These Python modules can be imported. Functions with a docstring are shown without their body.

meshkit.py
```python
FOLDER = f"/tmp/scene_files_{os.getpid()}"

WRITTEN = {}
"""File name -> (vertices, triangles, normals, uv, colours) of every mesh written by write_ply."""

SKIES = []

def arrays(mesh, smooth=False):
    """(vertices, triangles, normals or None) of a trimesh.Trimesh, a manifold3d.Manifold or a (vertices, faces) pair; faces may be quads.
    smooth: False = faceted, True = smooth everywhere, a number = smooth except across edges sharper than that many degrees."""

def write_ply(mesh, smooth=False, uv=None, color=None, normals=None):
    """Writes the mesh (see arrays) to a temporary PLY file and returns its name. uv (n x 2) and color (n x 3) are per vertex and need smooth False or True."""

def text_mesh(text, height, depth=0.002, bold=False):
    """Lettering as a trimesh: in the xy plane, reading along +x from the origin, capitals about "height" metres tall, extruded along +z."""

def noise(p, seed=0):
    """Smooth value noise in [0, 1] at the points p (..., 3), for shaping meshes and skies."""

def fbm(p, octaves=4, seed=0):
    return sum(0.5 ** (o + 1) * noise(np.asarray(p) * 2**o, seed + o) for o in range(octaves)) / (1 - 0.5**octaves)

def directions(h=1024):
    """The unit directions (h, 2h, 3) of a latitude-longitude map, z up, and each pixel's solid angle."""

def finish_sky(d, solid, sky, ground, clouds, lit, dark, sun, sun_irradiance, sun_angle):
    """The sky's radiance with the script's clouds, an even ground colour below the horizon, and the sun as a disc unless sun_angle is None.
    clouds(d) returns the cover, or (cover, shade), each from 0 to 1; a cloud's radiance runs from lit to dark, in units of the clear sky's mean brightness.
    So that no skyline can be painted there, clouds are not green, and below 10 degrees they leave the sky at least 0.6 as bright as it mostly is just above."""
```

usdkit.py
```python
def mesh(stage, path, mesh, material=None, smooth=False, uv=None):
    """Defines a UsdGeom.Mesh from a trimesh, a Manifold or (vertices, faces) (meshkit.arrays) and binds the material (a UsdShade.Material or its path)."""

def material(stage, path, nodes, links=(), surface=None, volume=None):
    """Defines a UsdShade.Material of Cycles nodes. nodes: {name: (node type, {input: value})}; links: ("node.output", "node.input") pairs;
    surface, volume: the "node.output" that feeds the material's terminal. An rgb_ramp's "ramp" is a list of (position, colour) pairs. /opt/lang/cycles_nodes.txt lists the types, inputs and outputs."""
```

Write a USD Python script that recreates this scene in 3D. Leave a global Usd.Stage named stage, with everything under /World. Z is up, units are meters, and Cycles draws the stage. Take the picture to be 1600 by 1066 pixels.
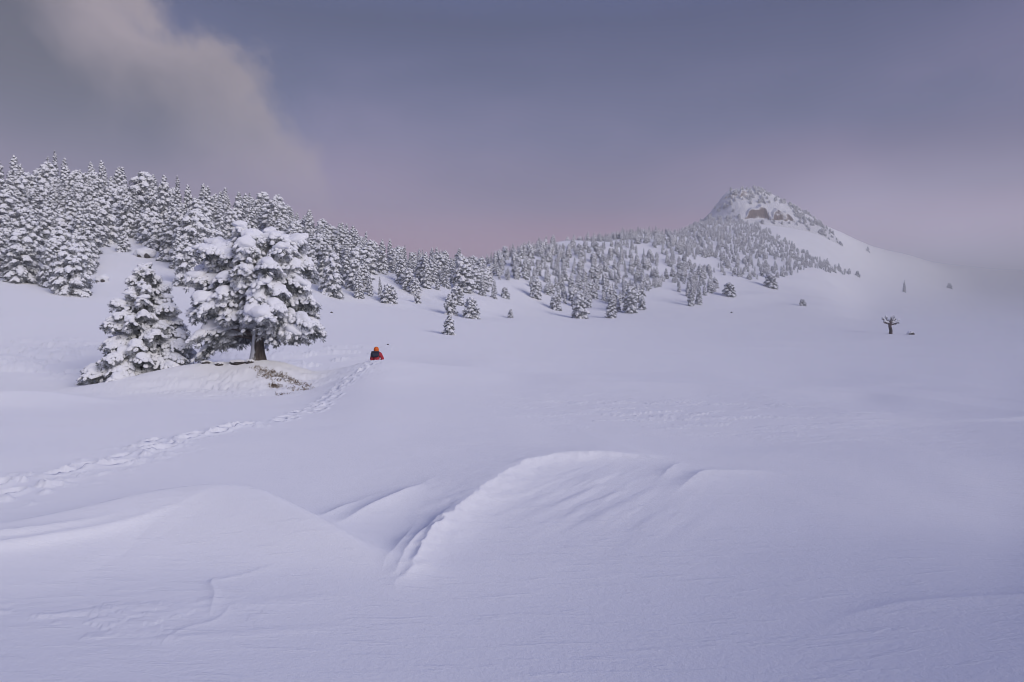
import math
import numpy as np
import trimesh
import usdkit
import meshkit
import manifold3d as m3
from scipy.interpolate import PchipInterpolator
from scipy.spatial import cKDTree
from pxr import Usd, UsdGeom, UsdLux, UsdShade, Gf, Vt, Sdf

# ------------------------------------------------------------------ camera, sky, sun, exposure
stage = Usd.Stage.CreateInMemory()
UsdGeom.SetStageUpAxis(stage, 'Z')
UsdGeom.SetStageMetersPerUnit(stage, 1.0)
UsdGeom.Xform.Define(stage, '/World')
UsdGeom.Scope.Define(stage, '/World/Looks')
cam = UsdGeom.Camera.Define(stage, '/World/camera')
cam.CreateHorizontalApertureAttr(36.0)
cam.CreateFocalLengthAttr(24.0)
cam.AddRotateXOp().Set(90.0)                       # level, looking along +y; eye at the origin, 1.65 m above the snow
cam.CreateExposureAttr(1.95)

SUN = np.array([0.62, -0.78, 0.0]); SUN /= np.linalg.norm(SUN)
SUN_EL = math.radians(10.0)
SUN = np.array([SUN[0] * math.cos(SUN_EL), SUN[1] * math.cos(SUN_EL), math.sin(SUN_EL)])
sun = UsdLux.DistantLight.Define(stage, '/World/sun')
sun.CreateNormalizeAttr(True)
sun.CreateIntensityAttr(0.36)
sun.CreateAngleAttr(36.0)
sun.CreateColorAttr(Gf.Vec3f(1.0, 0.93, 0.90))
yaw = math.degrees(math.atan2(SUN[1], SUN[0]))
sun.AddRotateZOp().Set(yaw + 90.0)
sun.AddRotateXOp().Set(90.0 - math.degrees(SUN_EL))


def sky_material():
    n = {"tc": ("texture_coordinate", {}),
         "sep": ("separate_xyz", {}),
         "sky": ("sky_texture", {"sky_type": "single_scattering", "sun_disc": False, "sun_elevation": SUN_EL,
                                 "sun_rotation": math.atan2(SUN[0], SUN[1])}),
         # cloud deck: mauve haze low down, slate above, brighter on the side the light comes from
         "zmap": ("map_range", {"clamp": True, "from_min": 0.0, "from_max": 1.0, "to_min": 0.0, "to_max": 1.0}),
         "base": ("rgb_ramp", {"ramp": [(0.0, (0.74, 0.52, 0.82)), (0.07, (1.25, 0.56, 0.90)), (0.13, (1.45, 0.58, 0.96)), (0.19, (0.54, 0.38, 0.78)), (0.28, (0.19, 0.23, 0.62)),
                                        (0.42, (0.015, 0.062, 0.34)), (0.6, (0.25, 0.38, 1.18)), (1.0, (0.31, 0.46, 1.42))]}),
         "dot": ("vector_math", {"math_type": "dot_product", "vector2": tuple(SUN)}),
         "glow": ("map_range", {"range_type": "smoothstep", "from_min": -0.2, "from_max": 1.0, "to_min": 0.0, "to_max": 1.0}),
         "glowc": ("mix", {"mix_type": "mix", "color2": (0.56, 0.58, 1.14)}),
         # one big bank of cloud at the left with a soft crumpled edge
         "warpn": ("noise_texture", {"scale": 3.0, "detail": 6.0, "roughness": 0.55, "distortion": 0.25}),
         "edge": ("vector_math", {"math_type": "dot_product", "vector2": (-1.0, 0.10, -0.25)}),
         "edgen": ("math", {"math_type": "multiply_add", "value2": 0.50, "value3": 0.0}),
         "edgesum": ("math", {"math_type": "add"}),
         "bank": ("map_range", {"range_type": "smoothstep", "from_min": 0.585, "from_max": 0.638, "to_min": 0.0, "to_max": 1.0}),
         "lowcut": ("map_range", {"range_type": "smoothstep", "from_min": 0.13, "from_max": 0.34, "to_min": 0.0, "to_max": 0.9}),
         "bankf": ("math", {"math_type": "multiply"}),
         "inner": ("map_range", {"range_type": "smoothstep", "from_min": 0.62, "from_max": 0.82, "to_min": 0.0, "to_max": 1.0}),
         "puff": ("noise_texture", {"scale": 7.5, "detail": 5.0, "roughness": 0.5, "distortion": 0.4}), "puffm": ("math", {"math_type": "multiply_add", "value2": 0.9, "value3": -0.45}), "innersum": ("math", {"math_type": "add", "use_clamp": True}),
         "bankc": ("mix", {"mix_type": "mix", "use_clamp": False, "color1": (0.98, 0.78, 0.80), "color2": (0.07, 0.06, 0.085)}),
         "withbank": ("mix", {"mix_type": "mix"}),
         # thin streaks and soft unevenness
         "map2": ("mapping", {"scale": (1.0, 1.0, 2.6)}),
         "wisp": ("noise_texture", {"scale": 1.9, "detail": 6.0, "roughness": 0.5, "distortion": 0.3}),
         "wispr": ("map_range", {"from_min": 0.25, "from_max": 0.75, "to_min": 0.74, "to_max": 1.26}),
         "mistn": ("map_range", {"range_type": "smoothstep", "from_min": 0.42, "from_max": 0.68, "to_min": 0.0, "to_max": 0.42}),
         "mistz": ("map_range", {"range_type": "smoothstep", "from_min": 0.16, "from_max": 0.50, "to_min": 1.0, "to_max": 0.0}),
         "mistf": ("math", {"math_type": "multiply"}),
         "mist": ("mix", {"mix_type": "mix", "color2": (0.84, 0.56, 0.86)}),
         "even": ("vector_math", {"math_type": "scale"}),
         "fogn": ("math", {"math_type": "multiply_add", "value2": 0.30}),
         "fogx": ("map_range", {"range_type": "smoothstep", "from_min": 0.26, "from_max": 0.66, "to_min": 0.0, "to_max": 0.9}),
         "fogz": ("map_range", {"range_type": "smoothstep", "from_min": 0.03, "from_max": 0.27, "to_min": 1.0, "to_max": 0.0}),
         "fogr": ("math", {"math_type": "multiply"}),
         "withfog": ("mix", {"mix_type": "mix", "color2": (2.30, 2.36, 3.20)}),
         "mixsky": ("mix", {"mix_type": "mix", "fac": 0.96}),
         "bg": ("background_shader", {"strength": 0.1})}
    links = [("tc.generated", "sep.vector"), ("sep.z", "zmap.value"), ("zmap.result", "base.fac"),
             ("tc.generated", "dot.vector1"), ("dot.value", "glow.value"), ("glow.result", "glowc.fac"), ("base.color", "glowc.color1"),
             ("tc.generated", "warpn.vector"), ("tc.generated", "edge.vector1"), ("warpn.fac", "edgen.value1"), ("edge.value", "edgesum.value1"),
             ("edgen.value", "edgesum.value2"), ("edgesum.value", "bank.value"), ("sep.z", "lowcut.value"), ("bank.result", "bankf.value1"),
             ("lowcut.result", "bankf.value2"), ("edgesum.value", "inner.value"), ("tc.generated", "puff.vector"), ("puff.fac", "puffm.value1"), ("puffm.value", "innersum.value1"), ("inner.result", "innersum.value2"), ("innersum.value", "bankc.fac"),
             ("bankf.value", "withbank.fac"), ("mist.color", "withbank.color1"), ("bankc.color", "withbank.color2"),
             ("tc.generated", "map2.vector"), ("map2.vector", "wisp.vector"), ("wisp.fac", "wispr.value"),
             ("warpn.fac", "fogn.value1"), ("sep.x", "fogn.value3"), ("fogn.value", "fogx.value"), ("sep.z", "fogz.value"), ("fogx.result", "fogr.value1"), ("fogz.result", "fogr.value2"), ("fogr.value", "withfog.fac"),
             ("wisp.fac", "mistn.value"), ("sep.z", "mistz.value"), ("mistn.result", "mistf.value1"), ("mistz.result", "mistf.value2"), ("mistf.value", "mist.fac"), ("glowc.color", "mist.color1"), ("withbank.color", "withfog.color1"), ("withfog.color", "even.vector1"), ("wispr.result", "even.scale"),
             ("sky.color", "mixsky.color1"), ("even.vector", "mixsky.color2"), ("mixsky.color", "bg.color")]
    return usdkit.material(stage, '/World/Looks/sky', n, links, surface="bg.background")


dome = UsdLux.DomeLight.Define(stage, '/World/sky')
UsdShade.MaterialBindingAPI.Apply(dome.GetPrim()).Bind(sky_material())

F = 1600 / 36.0 * 24.0
U0, V0 = 800.0, 533.0
HAZE_DENSITY = 0.0011

# ------------------------------------------------------------------ helpers
COUNT = {}


def unique(parent, name):
    key = (parent, name)
    n = COUNT.get(key, 0)
    COUNT[key] = n + 1
    return f"{parent}/{name}" if n == 0 else f"{parent}/{name}_{n:03d}"


def tag(prim, label=None, category=None, group=None, kind=None):
    for k, v in (("label", label), ("category", category), ("group", group), ("kind", kind)):
        if v:
            prim.SetCustomDataByKey(k, v)
    return prim


def part(parent, name, mesh, mat, smooth=False):
    return usdkit.mesh(stage, unique(str(parent), name), mesh, mat, smooth=smooth).GetPrim()


def thing(name, loc, rotz=0.0, scale=1.0, tilt=0.0):
    x = UsdGeom.Xform.Define(stage, unique('/World', name))
    x.AddTranslateOp().Set(Gf.Vec3d(*map(float, loc)))
    x.AddRotateZOp().Set(float(rotz))
    if tilt:
        x.AddRotateYOp().Set(float(tilt))
    s = (scale,) * 3 if np.ndim(scale) == 0 else scale
    if tuple(s) != (1.0, 1.0, 1.0):
        x.AddScaleOp().Set(Gf.Vec3f(*map(float, s)))
    return x.GetPrim()


def smoothstep(a, b, x):
    t = np.clip((x - a) / (b - a), 0, 1)
    return t * t * (3 - 2 * t)


def fb(x, y, scale, octaves=4, seed=0, z=0.0):
    x = np.asarray(x, float)
    p = np.stack([x / scale, np.asarray(y, float) / scale, np.full_like(x, z + seed * 7.31)], -1)
    return meshkit.fbm(p, octaves, seed) - 0.5


# ------------------------------------------------------------------ terrain: elevation profiles by bearing
Z0 = -1.65
# bearing given as the picture column it passes through; each profile: (depth in metres, height as picture row)
PROFILES = {
    -1500: [(26, 590), (60, 470), (90, 380), (130, 300), (170, 240), (220, 215), (260, 220), (500, 360), (1200, 470), (2500, 500)],
    -500: [(15, 648), (24, 606), (36, 560), (60, 480), (85, 420), (110, 360), (140, 300), (175, 250), (215, 232), (260, 240), (480, 380), (1100, 480), (2500, 505)],
    0: [(6, 835), (10, 716), (16, 650), (20, 628), (23, 617), (26, 612), (30, 596), (40, 555), (60, 492), (85, 441), (110, 392), (140, 340), (175, 300), (205, 288), (240, 298), (420, 410), (1000, 490), (2500, 505)],
    150: [(6, 833), (10, 714), (16, 653), (20, 636), (24, 623), (28, 613), (34, 588), (45, 542), (60, 508), (85, 461), (110, 402), (140, 352), (170, 316), (198, 306), (230, 316), (420, 420), (1000, 492), (2500, 505)],
    300: [(6, 832), (10, 712), (16, 655), (22, 630), (27, 613), (32, 599), (38, 576), (50, 538), (70, 492), (85, 462), (105, 425), (130, 385), (160, 352), (188, 340), (220, 348), (420, 430), (1000, 494), (2500, 505)],
    450: [(6, 830), (10, 710), (16, 655), (22, 633), (27, 616), (31, 606), (34, 598), (40, 579), (55, 540), (75, 502), (92, 475), (112, 446), (140, 406), (168, 372), (195, 358), (225, 364), (420, 440), (1000, 495), (2500, 505)],
    600: [(6, 828), (10, 708), (16, 645), (22, 610), (27, 580), (31, 561), (34.5, 590), (38, 582), (46, 560), (60, 530), (85, 500), (112, 474), (140, 444), (165, 418), (190, 406), (220, 412), (420, 460), (1000, 497), (2500, 505)],
    680: [(6, 828), (10, 708), (16, 645), (22, 611), (28, 580), (32, 568), (36, 574), (46, 560), (60, 535), (85, 510), (115, 484), (150, 452), (180, 430), (215, 418), (250, 424), (420, 465), (1000, 498), (2500, 505)],
    745: [(6, 828), (10, 708), (16, 645), (22, 612), (29, 582), (36, 572), (46, 560), (60, 540), (85, 516), (120, 488), (153.6, 460), (180.8, 440), (211.4, 428), (238.6, 421), (262.4, 424), (384.8, 470), (724.8, 498), (1744.8, 505)],
    800: [(6, 828), (10, 708), (16, 645), (22, 612), (30, 586), (40, 572), (60, 545), (90, 518), (130, 494), (160.4, 478), (187.6, 458), (214.8, 428), (242.0, 404), (265.8, 394), (289.6, 399), (384.8, 436), (724.8, 476), (1744.8, 496)],
    900: [(6, 828), (10, 708), (16, 645), (22, 610), (28, 588), (36, 584), (60, 550), (95, 524), (140, 504), (180.8, 491), (214.8, 456), (248.8, 413), (286.2, 380), (316.8, 372), (344.0, 380), (452.8, 422), (724.8, 452), (1744.8, 482)],
    1000: [(6, 828), (10, 708), (16, 645), (22, 611), (27, 592), (36, 586), (60, 553), (100, 525), (146.8, 507), (184.2, 488), (225.0, 452), (265.8, 412), (310.0, 382), (357.6, 365), (391.6, 368), (520.8, 404), (724.8, 424), (1744.8, 474)],
    1100: [(6, 830), (10, 710), (16, 645), (22, 612), (26, 595), (36, 588), (60, 556), (100, 528), (146.8, 509), (191.0, 486), (235.2, 454), (282.8, 420), (337.2, 392), (398.4, 370), (452.8, 357), (534.4, 350), (588.8, 350), (724.8, 372), (1744.8, 460)],
    1200: [(6, 832), (10, 712), (16, 646), (21, 617), (25, 600), (34, 596), (60, 560), (100, 530), (146.8, 512), (201.2, 484), (248.8, 456), (303.2, 424), (364.4, 396), (432.4, 372), (493.6, 358), (548.0, 351), (602.4, 348), (724.8, 362), (1744.8, 440)],
    1300: [(6, 836), (10, 715), (16, 648), (20, 626), (24, 606), (32, 602), (60, 564), (100, 534), (146.8, 514), (208.0, 487), (269.2, 461), (323.6, 440), (384.8, 424), (466.4, 400), (548.0, 372), (616.0, 352), (724.8, 354), (928.8, 376), (1744.8, 460)],
    1350: [(6, 839), (10, 717), (16, 650), (20, 630), (24, 609), (32, 603), (60, 565), (100, 535), (150, 515), (240, 489), (330, 470), (430, 446), (560, 413), (700, 386), (820, 378), (950, 384), (1200, 410), (2500, 470)],
    1400: [(6, 842), (10, 719), (15, 660), (19, 634), (23, 613), (31, 606), (60, 566), (100, 537), (150, 516), (250, 491), (400, 466), (550, 441), (700, 418), (850, 400), (1000, 391), (1150, 393), (1400, 410), (2500, 470)],
    1500: [(6, 850), (10, 724), (15, 664), (18, 642), (22, 621), (30, 611), (60, 568), (100, 540), (150, 519), (250, 497), (450, 475), (750, 455), (1050, 434), (1350, 415), (1700, 430), (2500, 470)],
    1600: [(6, 860), (10, 730), (14, 674), (17, 650), (21, 630), (30, 618), (60, 572), (100, 544), (150, 523), (250, 501), (450, 480), (750, 462), (1100, 440), (1450, 423), (1900, 440), (2800, 478)],
    2000: [(6, 870), (10, 738), (15, 670), (22, 630), (40, 600), (80, 560), (150, 530), (250, 508), (500, 482), (900, 458), (1300, 434), (1600, 432), (2200, 450), (3000, 478)],
    3400: [(6, 860), (10, 730), (20, 640), (40, 596), (80, 566), (150, 545), (300, 520), (700, 490), (2500, 480)],
}
LR = np.linspace(math.log(0.25), math.log(6300), 460)


def _profile_grid():
    th, rows = [], []
    for u in sorted(PROFILES):
        t = math.atan((u - U0) / F)
        c = math.cos(t)
        pts = [(r, Z0 / r) for r in (0.25, 0.5, 1.0, 2.0, 3.0)]
        pts += [(d / c, (V0 - v) / F * c) for d, v in PROFILES[u]]
        pts = [p for p in pts if p[0] < 4200]
        lr = np.log([p[0] for p in pts])
        e = np.array([p[1] for p in pts])
        z = e * np.exp(lr)
        # interpolate height over log distance
        f = PchipInterpolator(np.append(lr, math.log(6400)), np.append(z, z[-1]) / np.exp(np.append(lr, math.log(6400))))
        rows.append(np.where(LR < math.log(3.0), Z0 / np.exp(LR), f(LR)))
        th.append(t)
    # behind the camera the snow goes on, falling gently away
    back = -(1.65 + 0.045 * np.maximum(np.exp(LR) - 6, 0) ** 0.92) / np.exp(LR)
    for t in (-math.pi, -2.3, -1.7):
        th.insert(0, t) if t == -math.pi else th.insert({-2.3: 1, -1.7: 2}[t], t)
        rows.insert({-math.pi: 0, -2.3: 1, -1.7: 2}[t], back)
    for t in (1.7, 2.3, math.pi):
        th.append(t)
        rows.append(back)
    return np.array(th), np.array(rows)


_TH, _EL = _profile_grid()
_TF = np.concatenate([np.linspace(-math.pi, -0.9, 60)[:-1], np.linspace(-0.9, 0.95, 560)[:-1], np.linspace(0.95, math.pi, 60)])
_EF = PchipInterpolator(_TH, _EL, axis=0)(_TF)
# take the facets out of the profiles
from scipy.ndimage import gaussian_filter, map_coordinates
_k = slice(59, 59 + 559)
_sm = gaussian_filter(_EF, (9, 3.0), mode='nearest')
_sm2 = gaussian_filter(_EF, (5, 1.2), mode='nearest')
_EF[_k] = _sm2[_k]
_EF[:59] = gaussian_filter(_EF, (1, 2.0), mode='nearest')[:59]


def base(x, y):
    x, y = np.asarray(x, float), np.asarray(y, float)
    r = np.maximum(np.hypot(x, y), 0.26)
    t = np.arctan2(x, y)
    ti = np.interp(t, _TF, np.arange(len(_TF)))
    ri = np.interp(np.log(r), LR, np.arange(len(LR)))
    shape = np.shape(r)
    e = map_coordinates(_EF, [ti.ravel(), ri.ravel()], order=1, mode='nearest').reshape(shape)
    return e * r


def hit(u, v, ground, near=2.0, far=2400.0, n=2200):
    """Where the ray through picture point (u, v) first meets the ground."""
    u, v = np.atleast_1d(np.asarray(u, float)), np.atleast_1d(np.asarray(v, float))
    out = np.full((len(u), 3), np.nan)
    d = np.geomspace(near, far, n)
    for i in range(len(u)):
        x, z = (u[i] - U0) / F * d, (V0 - v[i]) / F * d
        g = ground(x, d)
        k = np.nonzero(z <= g)[0]
        if len(k):
            k = k[0]
            a, b = d[max(k - 1, 0)], d[k]
            za, zb = z[max(k - 1, 0)] - g[max(k - 1, 0)], z[k] - g[k]
            dd = a + (b - a) * (za / (za - zb) if za != zb else 1.0)
            out[i] = ((u[i] - U0) / F * dd, dd, (V0 - v[i]) / F * dd)
    return out


def along(points, n=500):
    """A smooth plan curve through picture points lying on the plain ground."""
    p = hit([q[0] for q in points], [q[1] for q in points], base)[:, :2]
    s = np.r_[0, np.cumsum(np.hypot(*np.diff(p, axis=0).T))]
    t = np.linspace(0, s[-1], n)
    return np.stack([PchipInterpolator(s, p[:, 0])(t), PchipInterpolator(s, p[:, 1])(t)], 1)


class Ridge:
    """A wind-built ridge of snow: height h along a plan curve, one profile on either side. 'near' is the side towards the start of the slope seen here."""

    def __init__(self, pts, h, wnear, wfar, sharp=1.0, rough=0.0, seed=0):
        self.c = along(pts)
        n = len(self.c)
        prof = lambda q: PchipInterpolator(np.linspace(0, 1, len(q)), q)(np.linspace(0, 1, n)) if np.ndim(q) else np.full(n, q)
        self.h, self.wn, self.wf = prof(h), prof(wnear), prof(wfar)
        self.sharp, self.rough, self.seed = sharp, rough, seed
        self.box = np.r_[self.c.min(0) - 2.5 * max(self.wn.max(), self.wf.max()), self.c.max(0) + 2.5 * max(self.wn.max(), self.wf.max())]
        d = np.gradient(self.c, axis=0)
        d /= np.linalg.norm(d, axis=1, keepdims=True)
        self.nrm = np.stack([d[:, 1], -d[:, 0]], 1)           # right of the curve's direction
        self.tree = cKDTree(self.c)

    def __call__(self, x, y):
        out = np.zeros(np.shape(x))
        m = (x > self.box[0]) & (x < self.box[2]) & (y > self.box[1]) & (y < self.box[3])
        if not m.any():
            return out
        p = np.stack([x[m], y[m]], 1)
        dist, k = self.tree.query(p)
        w = p - self.c[k]
        side = (w * self.nrm[k]).sum(1)
        tang = np.abs(w[:, 0] * -self.nrm[k][:, 1] + w[:, 1] * self.nrm[k][:, 0])
        endfade = np.where((k == 0) | (k == len(self.c) - 1), np.exp(-(tang / 0.25) ** 2), 1.0)
        if self.rough:
            side = side + self.rough * fb(p[:, 0], p[:, 1], 0.30, 4, self.seed) * 2
        # the profile changes gradually along the curve, also where two stretches of it are equally near
        sub = np.arange(0, len(self.c), 7)
        h, wn, wf = np.empty(len(p)), np.empty(len(p)), np.empty(len(p))
        for s0 in range(0, len(p), 20000):
            e = slice(s0, s0 + 20000)
            dd = np.hypot(p[e, 0:1] - self.c[sub, 0][None], p[e, 1:2] - self.c[sub, 1][None])
            wt = np.exp(-(dd - dd.min(1, keepdims=True)) / 0.10)
            wt /= wt.sum(1, keepdims=True)
            h[e], wn[e], wf[e] = wt @ self.h[sub], wt @ self.wn[sub], wt @ self.wf[sub]
        q = np.where(side > 0, side / wn, -side / wf)
        f = np.exp(-np.abs(q) ** self.sharp * 1.6)
        out[m] = h * f * endfade
        return out


RIDGES = [
    # rounded drift at the lower left, broad face towards the viewer
    Ridge([(-60, 868), (60, 850), (150, 836), (230, 824), (300, 820), (370, 824), (440, 842), (510, 866), (580, 890), (640, 905)],
          [0.16, 0.20, 0.26, 0.33, 0.36, 0.34, 0.27, 0.20, 0.10, 0.0], [1.0, 1.0, 1.1, 1.15, 1.1, 1.0, 0.8, 0.6, 0.4, 0.3], [0.25, 0.25, 0.28, 0.35, 0.4, 0.4, 0.35, 0.3, 0.25, 0.2], sharp=1.7),
    # ledges on its left shoulder
    Ridge([(-40, 900), (60, 884), (150, 868), (230, 852), (290, 838)], [0.05, 0.07, 0.06, 0.04, 0.0], 0.10, 0.30, sharp=1.0, rough=0.03, seed=3),
    Ridge([(-40, 882), (40, 874), (120, 862), (190, 851)], [0.03, 0.05, 0.03, 0.0], 0.07, 0.2, sharp=1.0, rough=0.03, seed=4),
    # the long comma-shaped scarp
    Ridge([(640, 906), (662, 872), (690, 838), (725, 805), (762, 775), (802, 750), (846, 731), (895, 722), (950, 717), (1008, 714)],
          [0.03, 0.075, 0.11, 0.13, 0.14, 0.145, 0.145, 0.135, 0.11, 0.02], [0.10, 0.17, 0.22, 0.27, 0.30, 0.31, 0.30, 0.27, 0.24, 0.2], [0.11, 0.13, 0.26, 0.8, 1.5, 2.2, 2.5, 2.5, 2.2, 1.8], sharp=1.1, rough=0.11, seed=5),
    Ridge([(628, 896), (650, 862), (676, 834), (700, 815)], [0.02, 0.04, 0.035, 0.0], 0.10, 0.12, sharp=1.0, rough=0.03, seed=6),
    Ridge([(612, 888), (630, 856), (646, 830)], [0.015, 0.04, 0.0], 0.30, 0.16, sharp=1.0, rough=0.02, seed=7),
    # lens-shaped blades left of the scarp
    Ridge([(520, 835), (560, 812), (600, 795), (640, 778), (660, 768)], [0.0, 0.05, 0.085, 0.07, 0.0], [0.2, 0.28, 0.30, 0.28, 0.15], 0.22, sharp=1.0, rough=0.02, seed=8),
    Ridge([(500, 818), (530, 803), (560, 790)], [0.0, 0.04, 0.0], [0.15, 0.2, 0.12], 0.14, sharp=1.0, rough=0.02, seed=9),
    # small blades right of the scarp
    Ridge([(1030, 748), (1045, 736), (1058, 727)], [0.0, 0.035, 0.01], 0.24, 0.16, sharp=1.1, rough=0.04, seed=10),
    Ridge([(1055, 770), (1080, 754), (1105, 741), (1160, 738), (1215, 738)], [0.0, 0.035, 0.055, 0.045, 0.0], [0.15, 0.26, 0.34, 0.34, 0.3], 0.24, sharp=1.1, rough=0.05, seed=11),
    # crack-like ledges near the bottom
    Ridge([(330, 985), (334, 955), (332, 930), (352, 926), (382, 918)], [0.0, 0.010, 0.014, 0.014, 0.0], 0.06, 0.03, sharp=1.0, rough=0.03, seed=12),
    Ridge([(270, 1050), (300, 1030), (330, 1018), (345, 1000)], [0.0, 0.008, 0.008, 0.0], 0.05, 0.03, sharp=1.0, rough=0.03, seed=13),
    Ridge([(1290, 1050), (1350, 1030), (1420, 1024), (1500, 1030), (1660, 1046)], [0.0, 0.008, 0.014, 0.014, 0.014], 0.22, 0.10, sharp=1.1, rough=0.03, seed=14),
    # crest fold crossing the middle distance at the right
    Ridge([(860, 594), (980, 600), (1100, 604), (1230, 612), (1350, 620), (1480, 634), (1640, 652)], [0.0, 0.06, 0.08, 0.10, 0.11, 0.11, 0.11], 3.2, 1.2, sharp=1.25, rough=0.05, seed=15),
    # crest at the far left, behind which the ground dips
    Ridge([(-80, 632), (0, 630), (60, 628), (130, 628), (200, 628)], [0.34, 0.34, 0.32, 0.2, 0.0], 1.3, 0.9, sharp=1.5),
]

# the mound carrying the two trees
MOUND = [(-12.2, 30.2, 1.02, 3.7, 2.3, -8), (-10.2, 29.5, 0.42, 1.4, 1.3, 0), (-15.6, 28.6, 0.40, 2.6, 1.7, 12)]

TRAIL = [(-40, 792), (30, 762), (80, 743), (140, 732), (200, 714), (245, 700), (265, 688), (320, 678), (380, 667), (440, 657), (490, 640), (520, 616), (545, 596), (566, 580), (580, 566)]


def trail_steps():
    c = along(TRAIL, 400)
    s = np.r_[0, np.cumsum(np.hypot(*np.diff(c, axis=0).T))]
    rng = np.random.default_rng(21)
    steps, d, k = [], 0.0, 0
    while d < s[-1]:
        i = np.searchsorted(s, d)
        i = min(max(i, 1), len(c) - 2)
        t = c[i + 1] - c[i - 1]
        t /= np.linalg.norm(t)
        n = np.array([t[1], -t[0]])
        p = c[i] + n * (0.16 if k % 2 else -0.16) + rng.normal(0, 0.11, 2)
        steps.append((p[0], p[1], math.atan2(t[1], t[0]) + rng.normal(0, 0.25), rng.uniform(0.07, 0.17), rng.uniform(0.75, 1.2)))
        d += rng.uniform(0.40, 0.66)
        k += 1
    # scuffed second line and a few stray prints
    c2 = along([(610, 572), (560, 575), (500, 570), (470, 566)], 100)
    for i in range(4, 96, 9):
        steps.append((c2[i][0] + rng.normal(0, .1), c2[i][1] + rng.normal(0, .15), rng.uniform(0, 3), 0.10, 0.9))
    return np.array(steps)


STEPS = trail_steps()
_STEPTREE = cKDTree(STEPS[:, :2])
_TRAILC = along(TRAIL, 500)
_TRAILTREE = cKDTree(_TRAILC)


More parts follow.
